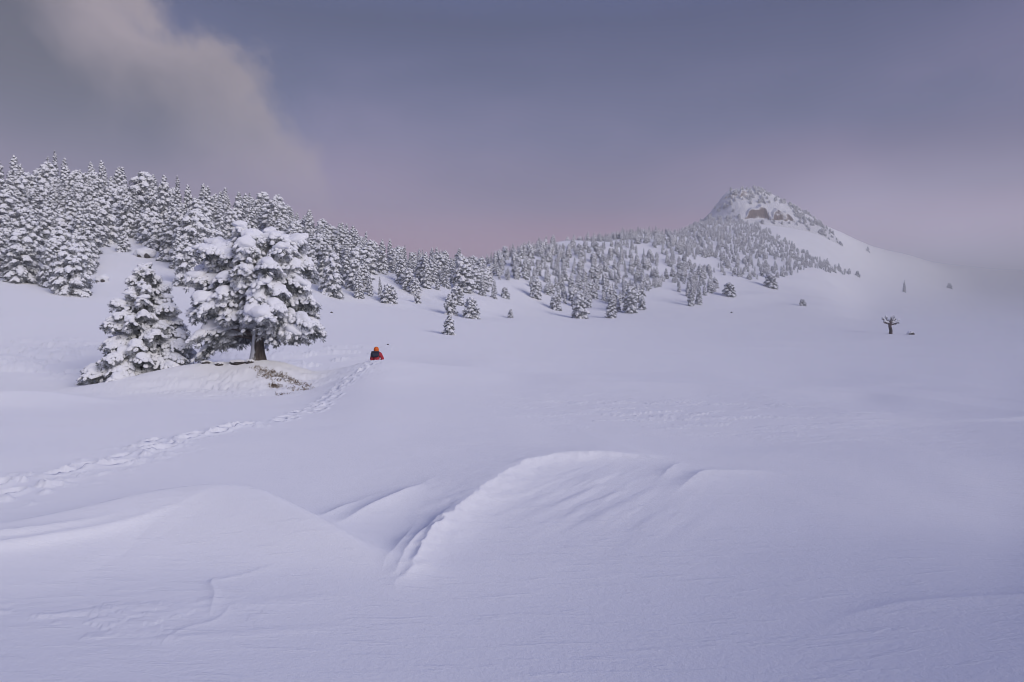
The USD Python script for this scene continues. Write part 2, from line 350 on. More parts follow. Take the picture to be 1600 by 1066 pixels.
def detail(x, y):
    x, y = np.asarray(x, float), np.asarray(y, float)
    r = np.hypot(x, y)
    out = np.zeros(np.shape(x))
    front = (y > 1.0)
    near = front & (r < 62)
    if near.any():
        X, Y, R = x[near], y[near], r[near]
        o = np.zeros_like(X)
        for cx, cy, h, sx, sy, a in MOUND:
            ca, sa = math.cos(math.radians(a)), math.sin(math.radians(a))
            px, py = (X - cx) * ca + (Y - cy) * sa, -(X - cx) * sa + (Y - cy) * ca
            o += h * np.exp(-(np.abs(px / sx) ** 2.2 + np.abs(py / sy) ** 2.2))
        for g in RIDGES:
            o += g(X, Y)
        # a dune whose lee side makes up the lower right of the view
        o += 0.80 * np.exp(-(np.abs((X - 4.6) / 3.0) ** 2 + np.abs((Y - 1.6) / 3.4) ** 2))
        o += 0.55 * np.exp(-(np.abs((X + 3.4) / 3.2) ** 2 + np.abs((Y - 0.8) / 2.9) ** 2))
        # soft swells
        o += 0.16 * fb(X, Y, 4.0, 2, 2) * smoothstep(3, 12, R) + 0.05 * fb(X, Y, 1.6, 2, 5) * smoothstep(2, 6, R)
        # wind-carved lips: long thin steps across the wind, in patches
        wx, wy = X * 0.95 + Y * 0.3, -X * 0.3 + Y * 0.95
        lip = np.clip(fb(wx, wy * 4.5, 1.3, 4, 11) - 0.10, 0, 1)
        zone = 0.05 + 0.0 * X
        for px, py, sx, sy, k in ((-2.6, 3.9, 0.9, 0.55, 0.55), (3.6, 17.5, 5.0, 3.0, 0.30), (8.5, 14.0, 4.0, 3.0, 0.14), (-0.2, 10.5, 1.2, 1.2, 0.16)):
            zone = zone + k * np.exp(-((X - px) / sx) ** 2 - ((Y - py) / sy) ** 2)
        o += 0.5 * lip * zone * (0.35 + R / 40)

        def steps(n, height, levels):
            """Low broken steps where the wind has cut through the crust."""
            return height * sum(smoothstep(t, t + 0.014, n) - smoothstep(t + 0.014, t + 0.16, n) for t in levels)

        o += steps(fb(wx, wy * 2.6, 0.42, 4, 91) + 0.5 * fb(wx, wy, 0.9, 2, 92), 0.008, (0.08, 0.15)) * np.exp(-(((X + 2.5) / 0.9) ** 2 + ((Y - 3.75) / 0.5) ** 2))
        o += steps(fb(wx, wy * 3.0, 1.0, 4, 93), 0.022, (0.07, 0.14)) * np.exp(-(((X - 3.8) / 4.0) ** 2 + ((Y - 17) / 4.0) ** 2))
        fine = fb(wx * 3.0, wy * 9.0, 1.0, 3, 13)
        o += 0.012 * fine * np.clip(zone * 2.5, 0, 1) * np.clip(R / 8, 0.4, 2)
        # streaks carved into the face of the long scarp
        face = np.exp(-(((X - 0.75) / 0.9) ** 2 + ((Y - 7.6) / 1.5) ** 2))
        o += 0.05 * face * np.clip(fb((X * 0.5 + Y * 0.86) * 1.2, (X * 0.86 - Y * 0.5) * 7.0, 1.0, 3, 19) + 0.05, -0.1, 1)
        # rough wind texture on the mound and along the left slope
        rough = np.exp(-(((X + 11.2) / 4.6) ** 2 + ((Y - 27.3) / 2.4) ** 2))
        o += rough * 0.30 * np.clip(fb(wx * 0.9, wy * 2.6, 1.3, 5, 23) - 0.02, 0, 1) + rough * steps(fb(wx, wy * 2.4, 1.9, 5, 95), 0.085, (-0.04, 0.03, 0.10))
        bank = np.exp(-(((X + 9.3) / 1.5) ** 2 + ((Y - 28.9) / 1.0) ** 2))
        o += bank * 0.55 * fb(X, Y * 1.4, 0.7, 4, 25)
        left = smoothstep(-6, -14, X) * smoothstep(30, 36, Y) * smoothstep(60, 50, Y)
        o += left * steps(fb(wx, wy * 1.6, 3.4, 5, 97), 0.16, (0.03, 0.09, 0.15))
        # footprints
        P = np.stack([X, Y], 1)
        dt, _ = _TRAILTREE.query(P, distance_upper_bound=1.2)
        m = np.isfinite(dt)
        d2, k2 = _STEPTREE.query(P, k=4, distance_upper_bound=0.75)
        foot = np.zeros_like(X)
        for j in range(4):
            ok = np.isfinite(d2[:, j])
            kk = np.where(ok, k2[:, j], 0)
            st = STEPS[kk]
            ca, sa = np.cos(st[:, 2]), np.sin(st[:, 2])
            a = ((X - st[:, 0]) * ca + (Y - st[:, 1]) * sa) / (0.21 * st[:, 4])
            b = (-(X - st[:, 0]) * sa + (Y - st[:, 1]) * ca) / (0.115 * st[:, 4])
            q = np.sqrt(a * a + b * b)
            foot += np.where(ok, -st[:, 3] * np.exp(-q ** 4) + 0.25 * st[:, 3] * np.exp(-((q - 1.5) / 0.4) ** 2), 0)
        o += foot
        crumbs = np.clip(fb(X, Y, 0.20, 4, 31) - 0.06, 0, 1) * 0.62 * smoothstep(-0.14, 0.06, fb(X, Y, 1.7, 2, 33))
        o[m] += (np.exp(-(dt[m] / 0.50) ** 2) * crumbs[m])
        out[near] = o * smoothstep(62, 54, R)
    far = front & (r > 40)
    if far.any():
        X, Y, R = x[far], y[far], r[far]
        o = 1.5 * fb(X, Y, 30.0, 4, 41) * smoothstep(40, 120, R)
        o += 3.0 * fb(X, Y, 100.0, 3, 43) * smoothstep(150, 330, R)
        # the right-hand snowfield: shallow wind troughs
        rt = smoothstep(0.02, 0.12, X / R)
        o += rt * 0.5 * np.clip(fb(X, Y * 2.2, 12.0, 3, 47) - 0.05, 0, 1) * smoothstep(40, 70, R) * smoothstep(500, 250, R)
        # ribs and gullies of the wooded hills
        hill = smoothstep(85, 130, R) * smoothstep(0.02, -0.05, X / R)
        o += hill * 5.0 * fb(X, Y, 22.0, 3, 53)
        spur = smoothstep(190, 240, R) * smoothstep(-0.04, 0.02, X / R) * smoothstep(0.5, 0.40, X / R) * smoothstep(580, 480, R)
        o += spur * 5.0 * fb(X, Y, 38.0, 3, 59)
        out[far] += o
    back = y <= 1.0
    if back.any():
        out[back] = 0.6 * fb(x[back], y[back], 9.0, 3, 61) * smoothstep(4, 20, r[back])
    return out


def ground(x, y):
    return base(x, y) + detail(x, y)


# ------------------------------------------------------------------ materials
def snow_material(path, bump):
    n = {"p": ("principled_bsdf", {"base_color": (0.86, 0.87, 0.89), "roughness": 0.62, "specular_ior_level": 0.18, "diffuse_roughness": 0.6})}
    links = []
    if bump:
        n |= {"geo": ("geometry", {}), "m1": ("mapping", {"rotation": (0, 0, -0.3), "scale": (1.0, 4.2, 2.0)}),
              "rip": ("noise_texture", {"scale": 2.6, "detail": 6.0, "roughness": 0.62, "distortion": 0.4}),
              "gr": ("noise_texture", {"scale": 30.0, "detail": 4.0, "roughness": 0.75}),
              "rr": ("map_range", {"range_type": "smoothstep", "from_min": 0.50, "from_max": 0.80, "to_min": 0.0, "to_max": 0.55}),
              "sum": ("math", {"math_type": "multiply_add", "value2": 0.5}),
              "b": ("bump", {"strength": 0.32, "distance": 0.03}),
              "big": ("noise_texture", {"scale": 0.35, "detail": 3.0}),
              "tint": ("mix", {"mix_type": "mix", "color1": (0.845, 0.86, 0.885), "color2": (0.875, 0.88, 0.89)})}
        links += [("geo.position", "m1.vector"), ("m1.vector", "rip.vector"), ("geo.position", "gr.vector"), ("rip.fac", "rr.value"),
                  ("gr.fac", "sum.value1"), ("rr.result", "sum.value3"), ("sum.value", "b.height"), ("b.normal", "p.normal"),
                  ("geo.position", "big.vector"), ("big.fac", "tint.fac"), ("tint.color", "p.base_color")]
    return usdkit.material(stage, path, n, links, surface="p.BSDF")


def plain(path, col, rough=0.8, var=None, scale=6.0, spec=0.3):
    n = {"p": ("principled_bsdf", {"base_color": col, "roughness": rough, "specular_ior_level": spec})}
    links = []
    if var is not None:
        n |= {"tc": ("texture_coordinate", {}), "n": ("noise_texture", {"scale": scale, "detail": 5.0, "roughness": 0.6}),
              "r": ("map_range", {"from_min": 0.35, "from_max": 0.65, "clamp": True}), "m": ("mix", {"mix_type": "mix", "color1": col, "color2": var})}
        links = [("tc.object", "n.vector"), ("n.fac", "r.value"), ("r.result", "m.fac"), ("m.color", "p.base_color")]
    return usdkit.material(stage, path, n, links, surface="p.BSDF")


SNOW = snow_material('/World/Looks/snow', True)
TREESNOW = snow_material('/World/Looks/branch_snow', False)


def foliage_material(path, dark, mid, frost, amount):
    n = {"geo": ("geometry", {}), "tc": ("texture_coordinate", {}), "n": ("noise_texture", {"scale": 1.9, "detail": 3.0}),
         "add": ("math", {"math_type": "multiply_add", "value2": 0.55}), "r": ("rgb_ramp", {"ramp": [(0.0, dark), (0.30, dark), (0.52, mid), (0.80 - amount * .2, frost), (1.0, frost)]}),
         "p": ("principled_bsdf", {"roughness": 0.75, "specular_ior_level": 0.15}), "tr": ("translucent_bsdf", {}), "mx": ("mix_closure", {"fac": 0.2}), "sub": ("math", {"math_type": "add", "value2": -0.02 + amount * .2})}
    links = [("tc.object", "n.vector"), ("geo.random_per_island", "add.value1"), ("n.fac", "add.value3"), ("add.value", "sub.value1"), ("sub.value", "r.fac"),
             ("r.color", "p.base_color"), ("r.color", "tr.color"), ("p.BSDF", "mx.closure1"), ("tr.BSDF", "mx.closure2")]
    return usdkit.material(stage, path, n, links, surface="mx.closure")


NEEDLES = foliage_material('/World/Looks/frosted_needles', (0.030, 0.036, 0.030), (0.14, 0.15, 0.148), (0.62, 0.63, 0.65), 0.5)
FARNEEDLES = foliage_material('/World/Looks/frosted_far_needles', (0.045, 0.050, 0.050), (0.20, 0.21, 0.215), (0.55, 0.56, 0.58), 0.45)
DISTANTNEEDLES = foliage_material('/World/Looks/frosted_distant_needles', (0.022, 0.027, 0.026), (0.065, 0.07, 0.07), (0.40, 0.41, 0.43), 0.05)


def bark_material():
    n = {"geo": ("geometry", {}), "tc": ("texture_coordinate", {}), "m": ("mapping", {"scale": (7.0, 7.0, 2.0)}), "n": ("noise_texture", {"scale": 1.5, "detail": 6.0, "roughness": 0.65}),
         "c": ("rgb_ramp", {"ramp": [(0.3, (0.035, 0.028, 0.025)), (0.52, (0.11, 0.088, 0.075)), (0.75, (0.22, 0.19, 0.175))]}),
         "d": ("vector_math", {"math_type": "dot_product", "vector2": (-0.92, -0.25, 0.30)}), "s": ("math", {"math_type": "multiply_add", "value2": 0.9, "value3": 0.0}),
         "s2": ("math", {"math_type": "add"}), "r": ("map_range", {"range_type": "smoothstep", "from_min": 0.80, "from_max": 1.05}),
         "mx": ("mix", {"mix_type": "mix", "color2": (0.80, 0.81, 0.83)}), "b": ("bump", {"strength": 0.8, "distance": 0.03}), "p": ("principled_bsdf", {"roughness": 0.85, "specular_ior_level": 0.2})}
    links = [("tc.object", "m.vector"), ("m.vector", "n.vector"), ("n.fac", "c.fac"), ("geo.normal", "d.vector1"), ("n.fac", "s.value1"), ("s.value", "s2.value1"), ("d.value", "s2.value2"),
             ("s2.value", "r.value"), ("r.result", "mx.fac"), ("c.color", "mx.color1"), ("mx.color", "p.base_color"), ("n.fac", "b.height"), ("b.normal", "p.normal")]
    return usdkit.material(stage, '/World/Looks/bark', n, links, surface="p.BSDF")


BARK = bark_material()

# ------------------------------------------------------------------ the ground sheet
GROUND_RANGE = [0.0, 0.0]


def build_ground():
    th = np.concatenate([np.linspace(-180, -60, 40)[:-1], np.linspace(-60, -40, 30)[:-1], np.linspace(-40, 40, 900)[:-1], np.linspace(40, 60, 30)[:-1], np.linspace(60, 180, 40)[:-1]])
    th = np.radians(th)
    r = np.concatenate([np.geomspace(0.3, 2.6, 14)[:-1], np.geomspace(2.6, 42, 440)[:-1], np.geomspace(42, 1000, 290)[:-1], np.geomspace(1000, 5900, 40)])
    T, R = np.meshgrid(th, r)
    X, Y = R * np.sin(T), R * np.cos(T)
    Z = ground(X, Y)
    v = np.stack([X, Y, Z], -1).reshape(-1, 3)
    GROUND_RANGE[:] = [min(Z.min(), GROUND_RANGE[0]), max(Z.max(), GROUND_RANGE[1])]
    nt, nr = len(th), len(r)
    i, j = np.meshgrid(np.arange(nr - 1), np.arange(nt), indexing='ij')
    a, b = i * nt + j, i * nt + (j + 1) % nt
    q = np.stack([a, a + nt, b + nt, b], -1).reshape(-1, 4)
    c = len(v)
    v = np.vstack([v, [[0, 0, Z0]]])
    k = np.arange(nt)
    cap = np.stack([np.full(nt, c), k, (k + 1) % nt], 1)
    tri = np.vstack([q[:, [0, 2, 1]], q[:, [0, 3, 2]], cap])
    tri = tri[:, [0, 1, 2]]
    # make every face look up
    n = np.cross(v[tri[:, 1]] - v[tri[:, 0]], v[tri[:, 2]] - v[tri[:, 0]])
    flip = n[:, 2] < 0
    tri[flip] = tri[flip][:, [0, 2, 1]]
    nv = np.zeros_like(v)
    fn = np.cross(v[tri[:, 1]] - v[tri[:, 0]], v[tri[:, 2]] - v[tri[:, 0]])
    for s in range(3):
        np.add.at(nv, tri[:, s], fn)
    nv /= np.linalg.norm(nv, axis=1, keepdims=True)
    cen = v[tri].mean(1)
    rr, bear = np.hypot(cen[:, 0], cen[:, 1]), cen[:, 0] / np.maximum(np.hypot(cen[:, 0], cen[:, 1]), .1)
    region = np.zeros(len(tri), int)
    region[(rr > 88) & (bear < -0.045) & (cen[:, 1] > 0)] = 1
    region[(rr > 180) & (bear >= -0.045) & (bear < 0.36) & (cen[:, 1] > 0)] = 2
    region[(rr > 180) & (bear >= 0.36) & (cen[:, 1] > 0)] = 3
    for k, name in enumerate(('snow_ground', 'wooded_hill', 'wooded_spur', 'snow_slope')):
        t = tri[region == k]
        used = np.unique(t)
        remap = np.zeros(len(v), int)
        remap[used] = np.arange(len(used))
        m = usdkit.mesh(stage, '/World/' + name, (v[used], remap[t]), SNOW)
        m.CreateNormalsAttr(Vt.Vec3fArray.FromNumpy(nv[used].astype(np.float32)))
        m.SetNormalsInterpolation('vertex')
        tag(m.GetPrim(), kind='structure')


build_ground()


# ------------------------------------------------------------------ snow-laden conifers
_ICO = {k: (np.array(trimesh.creation.icosphere(k).vertices), np.array(trimesh.creation.icosphere(k).faces)) for k in (0, 1, 2, 3)}


def frames(d):
    """Unit vectors along, across and over each direction."""
    d = d / np.linalg.norm(d, axis=1, keepdims=True)
    a = np.cross(d, [0, 0, 1.0])
    n = np.linalg.norm(a, axis=1, keepdims=True)
    a = np.where(n > 0.05, a / np.maximum(n, 1e-9), [1.0, 0, 0])
    return d, a, np.cross(a, d)


def snow_lumps(pos, d, size, rng, level=1, lift=0.30, long=1.25, wide=0.95, high=0.72):
    v0, f0 = _ICO[level]
    d, a, u = frames(d)
    n, k = len(pos), len(v0)
    ax = size[:, None] * np.array([long, wide, high]) * rng.uniform(0.8, 1.2, (n, 3))
    # rough each lump differently, flatten its underside
    loc = v0[None] * ax[:, None, :]
    wob = 1 + 0.34 * (meshkit.noise((v0[None] * 1.7 + rng.uniform(0, 90, (n, 1, 3))), 3) - 0.5) * 2
    loc = loc * wob[..., None]
    loc[..., 2] = np.where(loc[..., 2] < 0, loc[..., 2] * 0.55, loc[..., 2])
    p = pos[:, None, :] + loc[..., 0:1] * d[:, None] + loc[..., 1:2] * a[:, None] + loc[..., 2:3] * u[:, None]
    p[..., 2] += (lift * size)[:, None]
    f = f0[None] + (np.arange(n) * k)[:, None, None]
    return p.reshape(-1, 3), f.reshape(-1, 3)


def needle_tufts(pos, d, size, rng, blades=26, fat=0.10):
    """Brushes of needles: thin folded blades leaving the twig all round, more of them outwards and down."""
    n = len(pos)
    d, a, u = frames(d)
    m = n * blades
    rep = np.repeat(np.arange(n), blades)
    r = rng.normal(size=(m, 3))
    r /= np.linalg.norm(r, axis=1, keepdims=True)
    r[:, 2] -= 0.25
    out = r * 0.85 + d[rep] * 0.65
    out /= np.linalg.norm(out, axis=1, keepdims=True)
    L = size[rep] * rng.uniform(0.85, 1.35, m)
    b = pos[rep] + r * (size[rep] * 0.15)[:, None]
    tip = b + out * L[:, None]
    side = np.cross(out, rng.normal(size=(m, 3)))
    side /= np.linalg.norm(side, axis=1, keepdims=True) + 1e-9
    w = (L * fat)[:, None] * side
    mid = b + out * (L * 0.55)[:, None]
    v = np.stack([b, mid - w, tip, mid + w], 1).reshape(-1, 3)
    i = np.arange(m)[:, None] * 4
    return v, np.vstack([i + [0, 1, 2], i + [0, 2, 3]])


def tube(points, radii, sides=7, seed=0, rough=0.0):
    p = np.asarray(points, float)
    t = np.gradient(p, axis=0)
    t /= np.linalg.norm(t, axis=1, keepdims=True) + 1e-12
    ref = np.where(np.abs(t[:, 2:]) < 0.9, [0, 0, 1.0], [1.0, 0, 0])
    a = np.cross(t, ref)
    a /= np.linalg.norm(a, axis=1, keepdims=True) + 1e-12
    b = np.cross(t, a)
    g = np.arange(sides) * 2 * np.pi / sides
    rad = np.broadcast_to(radii, (len(p),))[:, None] * np.ones((1, sides))
    if rough:
        rad = rad * (1 + rough * (meshkit.noise(np.stack([np.cos(g)[None] * 1.6 + 0 * rad, np.sin(g)[None] * 1.6 + 0 * rad, np.arange(len(p))[:, None] * 0.45 + 0 * rad + seed], -1), seed) - 0.5) * 2)
    v = p[:, None] + rad[..., None] * (np.cos(g)[None, :, None] * a[:, None] + np.sin(g)[None, :, None] * b[:, None])
    i, j = np.meshgrid(np.arange(len(p) - 1), np.arange(sides), indexing='ij')
    q = np.stack([i * sides + j, i * sides + (j + 1) % sides, (i + 1) * sides + (j + 1) % sides, (i + 1) * sides + j], -1).reshape(-1, 4)
    v = np.vstack([v.reshape(-1, 3), p[:1], p[-1:]])
    n = len(v) - 2
    k = np.arange(sides)
    e = (len(p) - 1) * sides
    cap = np.vstack([np.stack([np.full(sides, n), (k + 1) % sides, k], 1), np.stack([np.full(sides, n + 1), e + k, e + (k + 1) % sides], 1)])
    return v, np.vstack([q[:, [0, 2, 1]], q[:, [0, 3, 2]], cap[:, [0, 2, 1]]])


def join(parts):
    vs, fs, n = [], [], 0
    for v, f in parts:
        vs.append(v)
        fs.append(f + n)
        n += len(v)
    return np.vstack(vs), np.vstack(fs)


def conifer(seed, H, crown0, radius, count, tuft, rise=(-0.15, 0.7), droop=0.35, trunk_r=0.1, lean=(0, 0), blades=24, level=1, snow=1.0, start=0.35, twigs=True, skew=None, fat=0.10, bare=0.0, pads=0.0, under=0.0, lump=0.80, hollow=None):
    """One conifer as (trunk, crown, snow) meshes. radius(t) is the crown's half width at height t of 0..1."""
    rng = np.random.default_rng(seed)
    pos, dirs, size, heavy, pad = [], [], [], [], []
    limbs = []
    stem = lambda z: np.array([lean[0] * (max(z, 0) / H) ** 1.4, lean[1] * (max(z, 0) / H) ** 1.4, z])
    for i in range(count):
        t = crown0 + (1 - crown0) * ((i + rng.uniform(0, 1)) / count) ** 0.92
        if t > 0.985:
            continue
        phi = i * 2.39996 + rng.normal(0, 0.35)
        R = radius(t) * rng.uniform(0.80, 1.12)
        if skew is not None:
            R *= skew(phi, t)
        if R < 0.05 or (hollow and t < hollow[1] and abs((phi - hollow[0] + math.pi) % (2 * math.pi) - math.pi) < 0.85):
            continue
        up = rise[0] + (rise[1] - rise[0]) * t ** 1.5 + rng.normal(0, 0.10)
        dr = droop * rng.uniform(0.7, 1.3)
        o = stem(t * H - 0.10 * R)
        h = np.array([math.cos(phi), math.sin(phi), 0])
        bend = rng.normal(0, 0.12)
        hn = np.array([-h[1], h[0], 0])
        P = lambda s: o + h * (R * s) + hn * (R * bend * s * s) + np.array([0, 0, R * (up * s - dr * s * s)])
        limbs.append(([P(0), P(0.35), P(0.7), P(0.95)], R))
        if pads and R > 0.7:
            for s in (0.62, 0.86):
                pad.append((P(s) + rng.normal(0, 0.06, 3), P(s + 0.1) - P(s), pads * rng.uniform(0.7, 1.25) * min(1.0, 0.55 + R * 0.16)))
        step = tuft * 0.80
        n = max(2, int(R * (1 - start) / step) + 1)
        for k in range(n):
            s = start + (1 - start) * (k + 0.5 * rng.uniform(0.4, 1)) / n
            q, g = P(s), P(s + 0.05) - P(s)
            pos.append(q); dirs.append(g); size.append(tuft * (1.18 - 0.35 * s) * rng.uniform(0.85, 1.15)); heavy.append(1.25)
            if twigs:
                for sg in (-1, 1):
                    l = min(R * 0.42, 4.2 * tuft) * (1.12 - 0.75 * s) * rng.uniform(0.65, 1.2)
                    an = sg * rng.uniform(0.7, 1.15)
                    dv = np.array([math.cos(phi + an), math.sin(phi + an), 0])
                    m = max(1, int(l / (tuft * 0.85)))
                    for j in range(1, m + 1):
                        w = j / m
                        x = q + dv * (l * w) + np.array([0, 0, l * (0.10 * w - 0.55 * w * w)])
                        pos.append(x); dirs.append(dv + np.array([0, 0, 0.10 - 1.0 * w])); size.append(tuft * (0.98 - 0.28 * w) * rng.uniform(0.8, 1.15)); heavy.append(1.0 - 0.25 * w)
    # leader
    for k in range(4):
        pos.append(stem(H * (0.955 + 0.015 * k))); dirs.append(np.array([0.15, 0, 1.0])); size.append(tuft * (0.75 - 0.13 * k)); heavy.append(0.7)
    pos, dirs, size, heavy = map(np.array, (pos, dirs, size, heavy))
    local = np.array([radius(min(z / H, 0.98)) for z in pos[:, 2]])
    size = size * np.clip(0.42 + local / (3.2 * tuft), 0.45, 1.0)      # finer shoots towards the tip
    crown = needle_tufts(pos - [0, 0, 0.10 * tuft], dirs, size * 1.05, rng, blades, fat)
    if under:
        k = rng.uniform(size=len(pos)) < under
        lower = pos[k] + np.stack([rng.normal(0, 0.5, k.sum()), rng.normal(0, 0.5, k.sum()), -rng.uniform(0.5, 1.9, k.sum())], 1) * tuft
        crown = join([crown, needle_tufts(lower, dirs[k] + [0, 0, -0.4], size[k] * 1.1, rng, blades, fat)])
    side = rng.uniform(size=len(lower)) < 0.3 if under else np.zeros(0, bool)
    zt = pos[:, 2] / H
    keep = rng.uniform(size=len(pos)) < np.clip(snow * (1.0 - bare * smoothstep(0.70, 1.0, zt)), 0, 1)
    sn = snow_lumps(pos[keep], dirs[keep], size[keep] * np.sqrt(heavy[keep]) * lump, rng, level)
    if side.any():
        sn = join([sn, snow_lumps(lower[side], dirs[k][side], size[k][side] * 0.72, rng, level)])
    if pad:
        sn = join([sn, snow_lumps(np.array([q[0] for q in pad]), np.array([q[1] for q in pad]), np.array([q[2] for q in pad]), rng, 2, 0.12, 1.10, 0.88, 0.74)])
    zs = np.linspace(-0.6, H * 0.97, 12)
    tr = [tube([stem(z) if z > 0 else np.array([0, 0, z]) for z in zs], trunk_r * (1 - 0.88 * np.clip(zs / H, 0, 1)) * (1 + 0.55 * np.exp(-np.clip(zs, 0, 9) / (trunk_r * 1.6))), 10, seed, 0.22)]
    br = [tube(pts, np.linspace(1, 0.3, 4) * min(0.045 * R + 0.008, trunk_r * 0.4), 4) for pts, R in limbs]
    return join(tr), crown, sn, join(br)


def plant(name, meshes, loc, rotz=0.0, scale=1.0, needles=None, label=None, group=None, category='tree'):
    t = thing(name, loc, rotz, scale)
    p = str(t.GetPath())
    part(p, 'trunk', meshes[0], BARK, smooth=50)
    part(p, 'crown', meshes[1], needles or NEEDLES)
    tag(part(p, 'snow', meshes[2], TREESNOW, smooth=True), kind='stuff')
    tag(part(p, 'branches', meshes[3], BARK), kind='stuff')
    return tag(t, label, category, group)


def on_ground(u, v):
    return hit([u], [v], ground)[0]


def big_radius(t):
    return np.interp(t, [0.10, 0.18, 0.30, 0.45, 0.60, 0.74, 0.86, 0.95, 1.0], [2.0, 2.65, 2.85, 2.75, 2.45, 2.05, 1.5, 0.85, 0.25])


def big_skew(phi, t):
    c = math.cos(phi)                       # +x is to the right in the picture
    k = 1.0 + (0.10 * c if t < 0.3 else 0.0) + (-0.05 * c if t > 0.7 else 0)
    if -2.1 < ((phi + math.pi) % (2 * math.pi)) - math.pi < -1.3 and 0.35 < t < 0.62:
        k *= 0.72                           # the dark hollow in the side towards the viewer
    return k


BX, BY = (403 - U0) / F * 30.0, 30.0
BZ = float(ground(np.array([BX]), np.array([BY]))[0])
plant('pine_tree', conifer(5, 5.55, 0.23, big_radius, 125, 0.20, rise=(0.46, 1.35), droop=0.66, trunk_r=0.27, blades=20, skew=big_skew, start=0.34, fat=0.085, pads=0.40, under=0.6, lump=0.90, hollow=(-1.67, 0.33)),
      (BX, BY, BZ - 0.12), label='large round-crowned pine loaded with snow, its bare trunk standing on the mound crest')

SX, SY = (222 - U0) / F * 30.6, 30.6
SZ = float(ground(np.array([SX]), np.array([SY]))[0])
plant('fir_tree', conifer(14, 5.2, 0.04, lambda t: np.interp(t, [0, 0.1, 0.35, 0.6, 0.8, 0.93, 1.0], [2.55, 2.45, 1.75, 1.22, 0.78, 0.42, 0.1]), 84, 0.17, rise=(0.05, 0.85), droop=0.30, trunk_r=0.13, lean=(0.15, 0), blades=22,
      skew=lambda p, t: 1 + 0.12 * math.cos(p) * (1 if t > 0.2 else -0.6), start=0.30, fat=0.085, pads=0.30, under=0.5, lump=0.9),
      (SX, SY, SZ - 0.10), label='small cone-shaped snowy fir growing to the ground on the left flank of the mound')


# ------------------------------------------------------------------ the forests
cone = lambda r0, p=1.0, low=0.06: (lambda t: r0 * np.interp(t, [0, low, 1.0], [0.8, 1.0, 0.06]) ** p if t < low else r0 * max(0.05, (1 - (t - low) / (1 - low)) ** p))
egg = lambda r0: (lambda t: r0 * np.interp(t, [0, 0.08, 0.3, 0.55, 0.75, 0.9, 1.0], [0.75, 0.95, 1.0, 0.88, 0.66, 0.40, 0.12]))
KINDS = {
    'narrow': [dict(H=8.0, radius=cone(1.60, 0.75), count=46, tuft=0.40, rise=(0.05, 0.7), droop=0.55),
               dict(H=8.0, radius=cone(1.40, 0.68), count=44, tuft=0.37, rise=(0.10, 0.7), droop=0.60),
               dict(H=8.0, radius=cone(1.85, 0.80), count=46, tuft=0.43, rise=(0.0, 0.7), droop=0.50)],
    'spire': [dict(H=8.5, radius=cone(1.15, 0.85), count=52, tuft=0.30, rise=(0.0, 0.5), droop=0.45, bare=0.75, snow=0.8),
              dict(H=8.5, radius=cone(1.30, 0.95), count=48, tuft=0.32, rise=(0.0, 0.6), droop=0.45, bare=0.55, snow=0.85)],
    'round': [dict(H=6.6, radius=egg(1.9), count=50, tuft=0.42, rise=(0.15, 0.9), droop=0.58, pads=0.42),
              dict(H=6.6, radius=egg(2.15), count=52, tuft=0.45, rise=(0.15, 1.0), droop=0.60, pads=0.48),
              dict(H=6.6, radius=egg(1.7), count=46, tuft=0.40, rise=(0.10, 0.9), droop=0.55, pads=0.40)],
    'bush': [dict(H=3.2, radius=egg(1.35), count=34, tuft=0.30, rise=(0.15, 0.9), droop=0.5, pads=0.28),
             dict(H=3.2, radius=cone(1.2, 0.75), count=34, tuft=0.28, rise=(0.10, 0.8), droop=0.5)],
    'far narrow': [dict(H=7.0, radius=cone(1.45, 0.75), count=26, tuft=0.58, rise=(0.05, 0.7), droop=0.55),
                   dict(H=7.0, radius=cone(1.65, 0.70), count=26, tuft=0.64, rise=(0.10, 0.7), droop=0.55),
                   dict(H=7.0, radius=cone(1.25, 0.75), count=28, tuft=0.52, rise=(0.05, 0.7), droop=0.60)],
    'far round': [dict(H=6.0, radius=egg(1.9), count=28, tuft=0.66, rise=(0.15, 0.9), droop=0.58),
                  dict(H=6.0, radius=egg(1.6), count=26, tuft=0.60, rise=(0.15, 0.9), droop=0.58)],
}
PROTO = {}
stage.CreateClassPrim('/_trees')
for kind, specs in KINDS.items():
    for q, spec in enumerate(specs):
        p = stage.CreateClassPrim(f'/_trees/{kind.replace(" ", "_")}_{q}')
        c = dict(crown0=0.015, trunk_r=0.13, blades=9, level=0, start=0.30, fat=0.16, under=0.35, lump=0.82, snow=0.84) | (dict(lump=0.95, snow=0.95, under=0.5) if kind.startswith('far') else {}) | spec
        H = c.pop('H')
        mesh = conifer(100 + 17 * q + len(kind), H, **c)
        path = str(p.GetPath())
        usdkit.mesh(stage, path + '/trunk', mesh[0], BARK, smooth=50)
        usdkit.mesh(stage, path + '/crown', mesh[1], DISTANTNEEDLES if kind.startswith('far') else FARNEEDLES)
        tag(usdkit.mesh(stage, path + '/snow', mesh[2], TREESNOW, smooth=True).GetPrim(), kind='stuff')
        PROTO[kind, q] = (p.GetPath(), H, max(np.abs(mesh[2][0][:, :2]).max(), 0.5))

CAMXY = np.zeros(2)


def project(p):
    p = np.asarray(p, float)
    return U0 + F * p[..., 0] / p[..., 1], V0 - F * p[..., 2] / p[..., 1]


class Candidate:
    __slots__ = ('p', 'kind', 'q', 'h', 'rot', 'label', 'group', 'where', 'seen', 'name')

    def __init__(self, p, kind, q, h, rot, label=None, group=None, where='', name=None):
        self.p, self.kind, self.q, self.h, self.rot, self.label, self.group, self.where, self.seen, self.name = p, kind, q, h, rot, label, group, where, 0, name


rngF = np.random.default_rng(77)
TREES = []
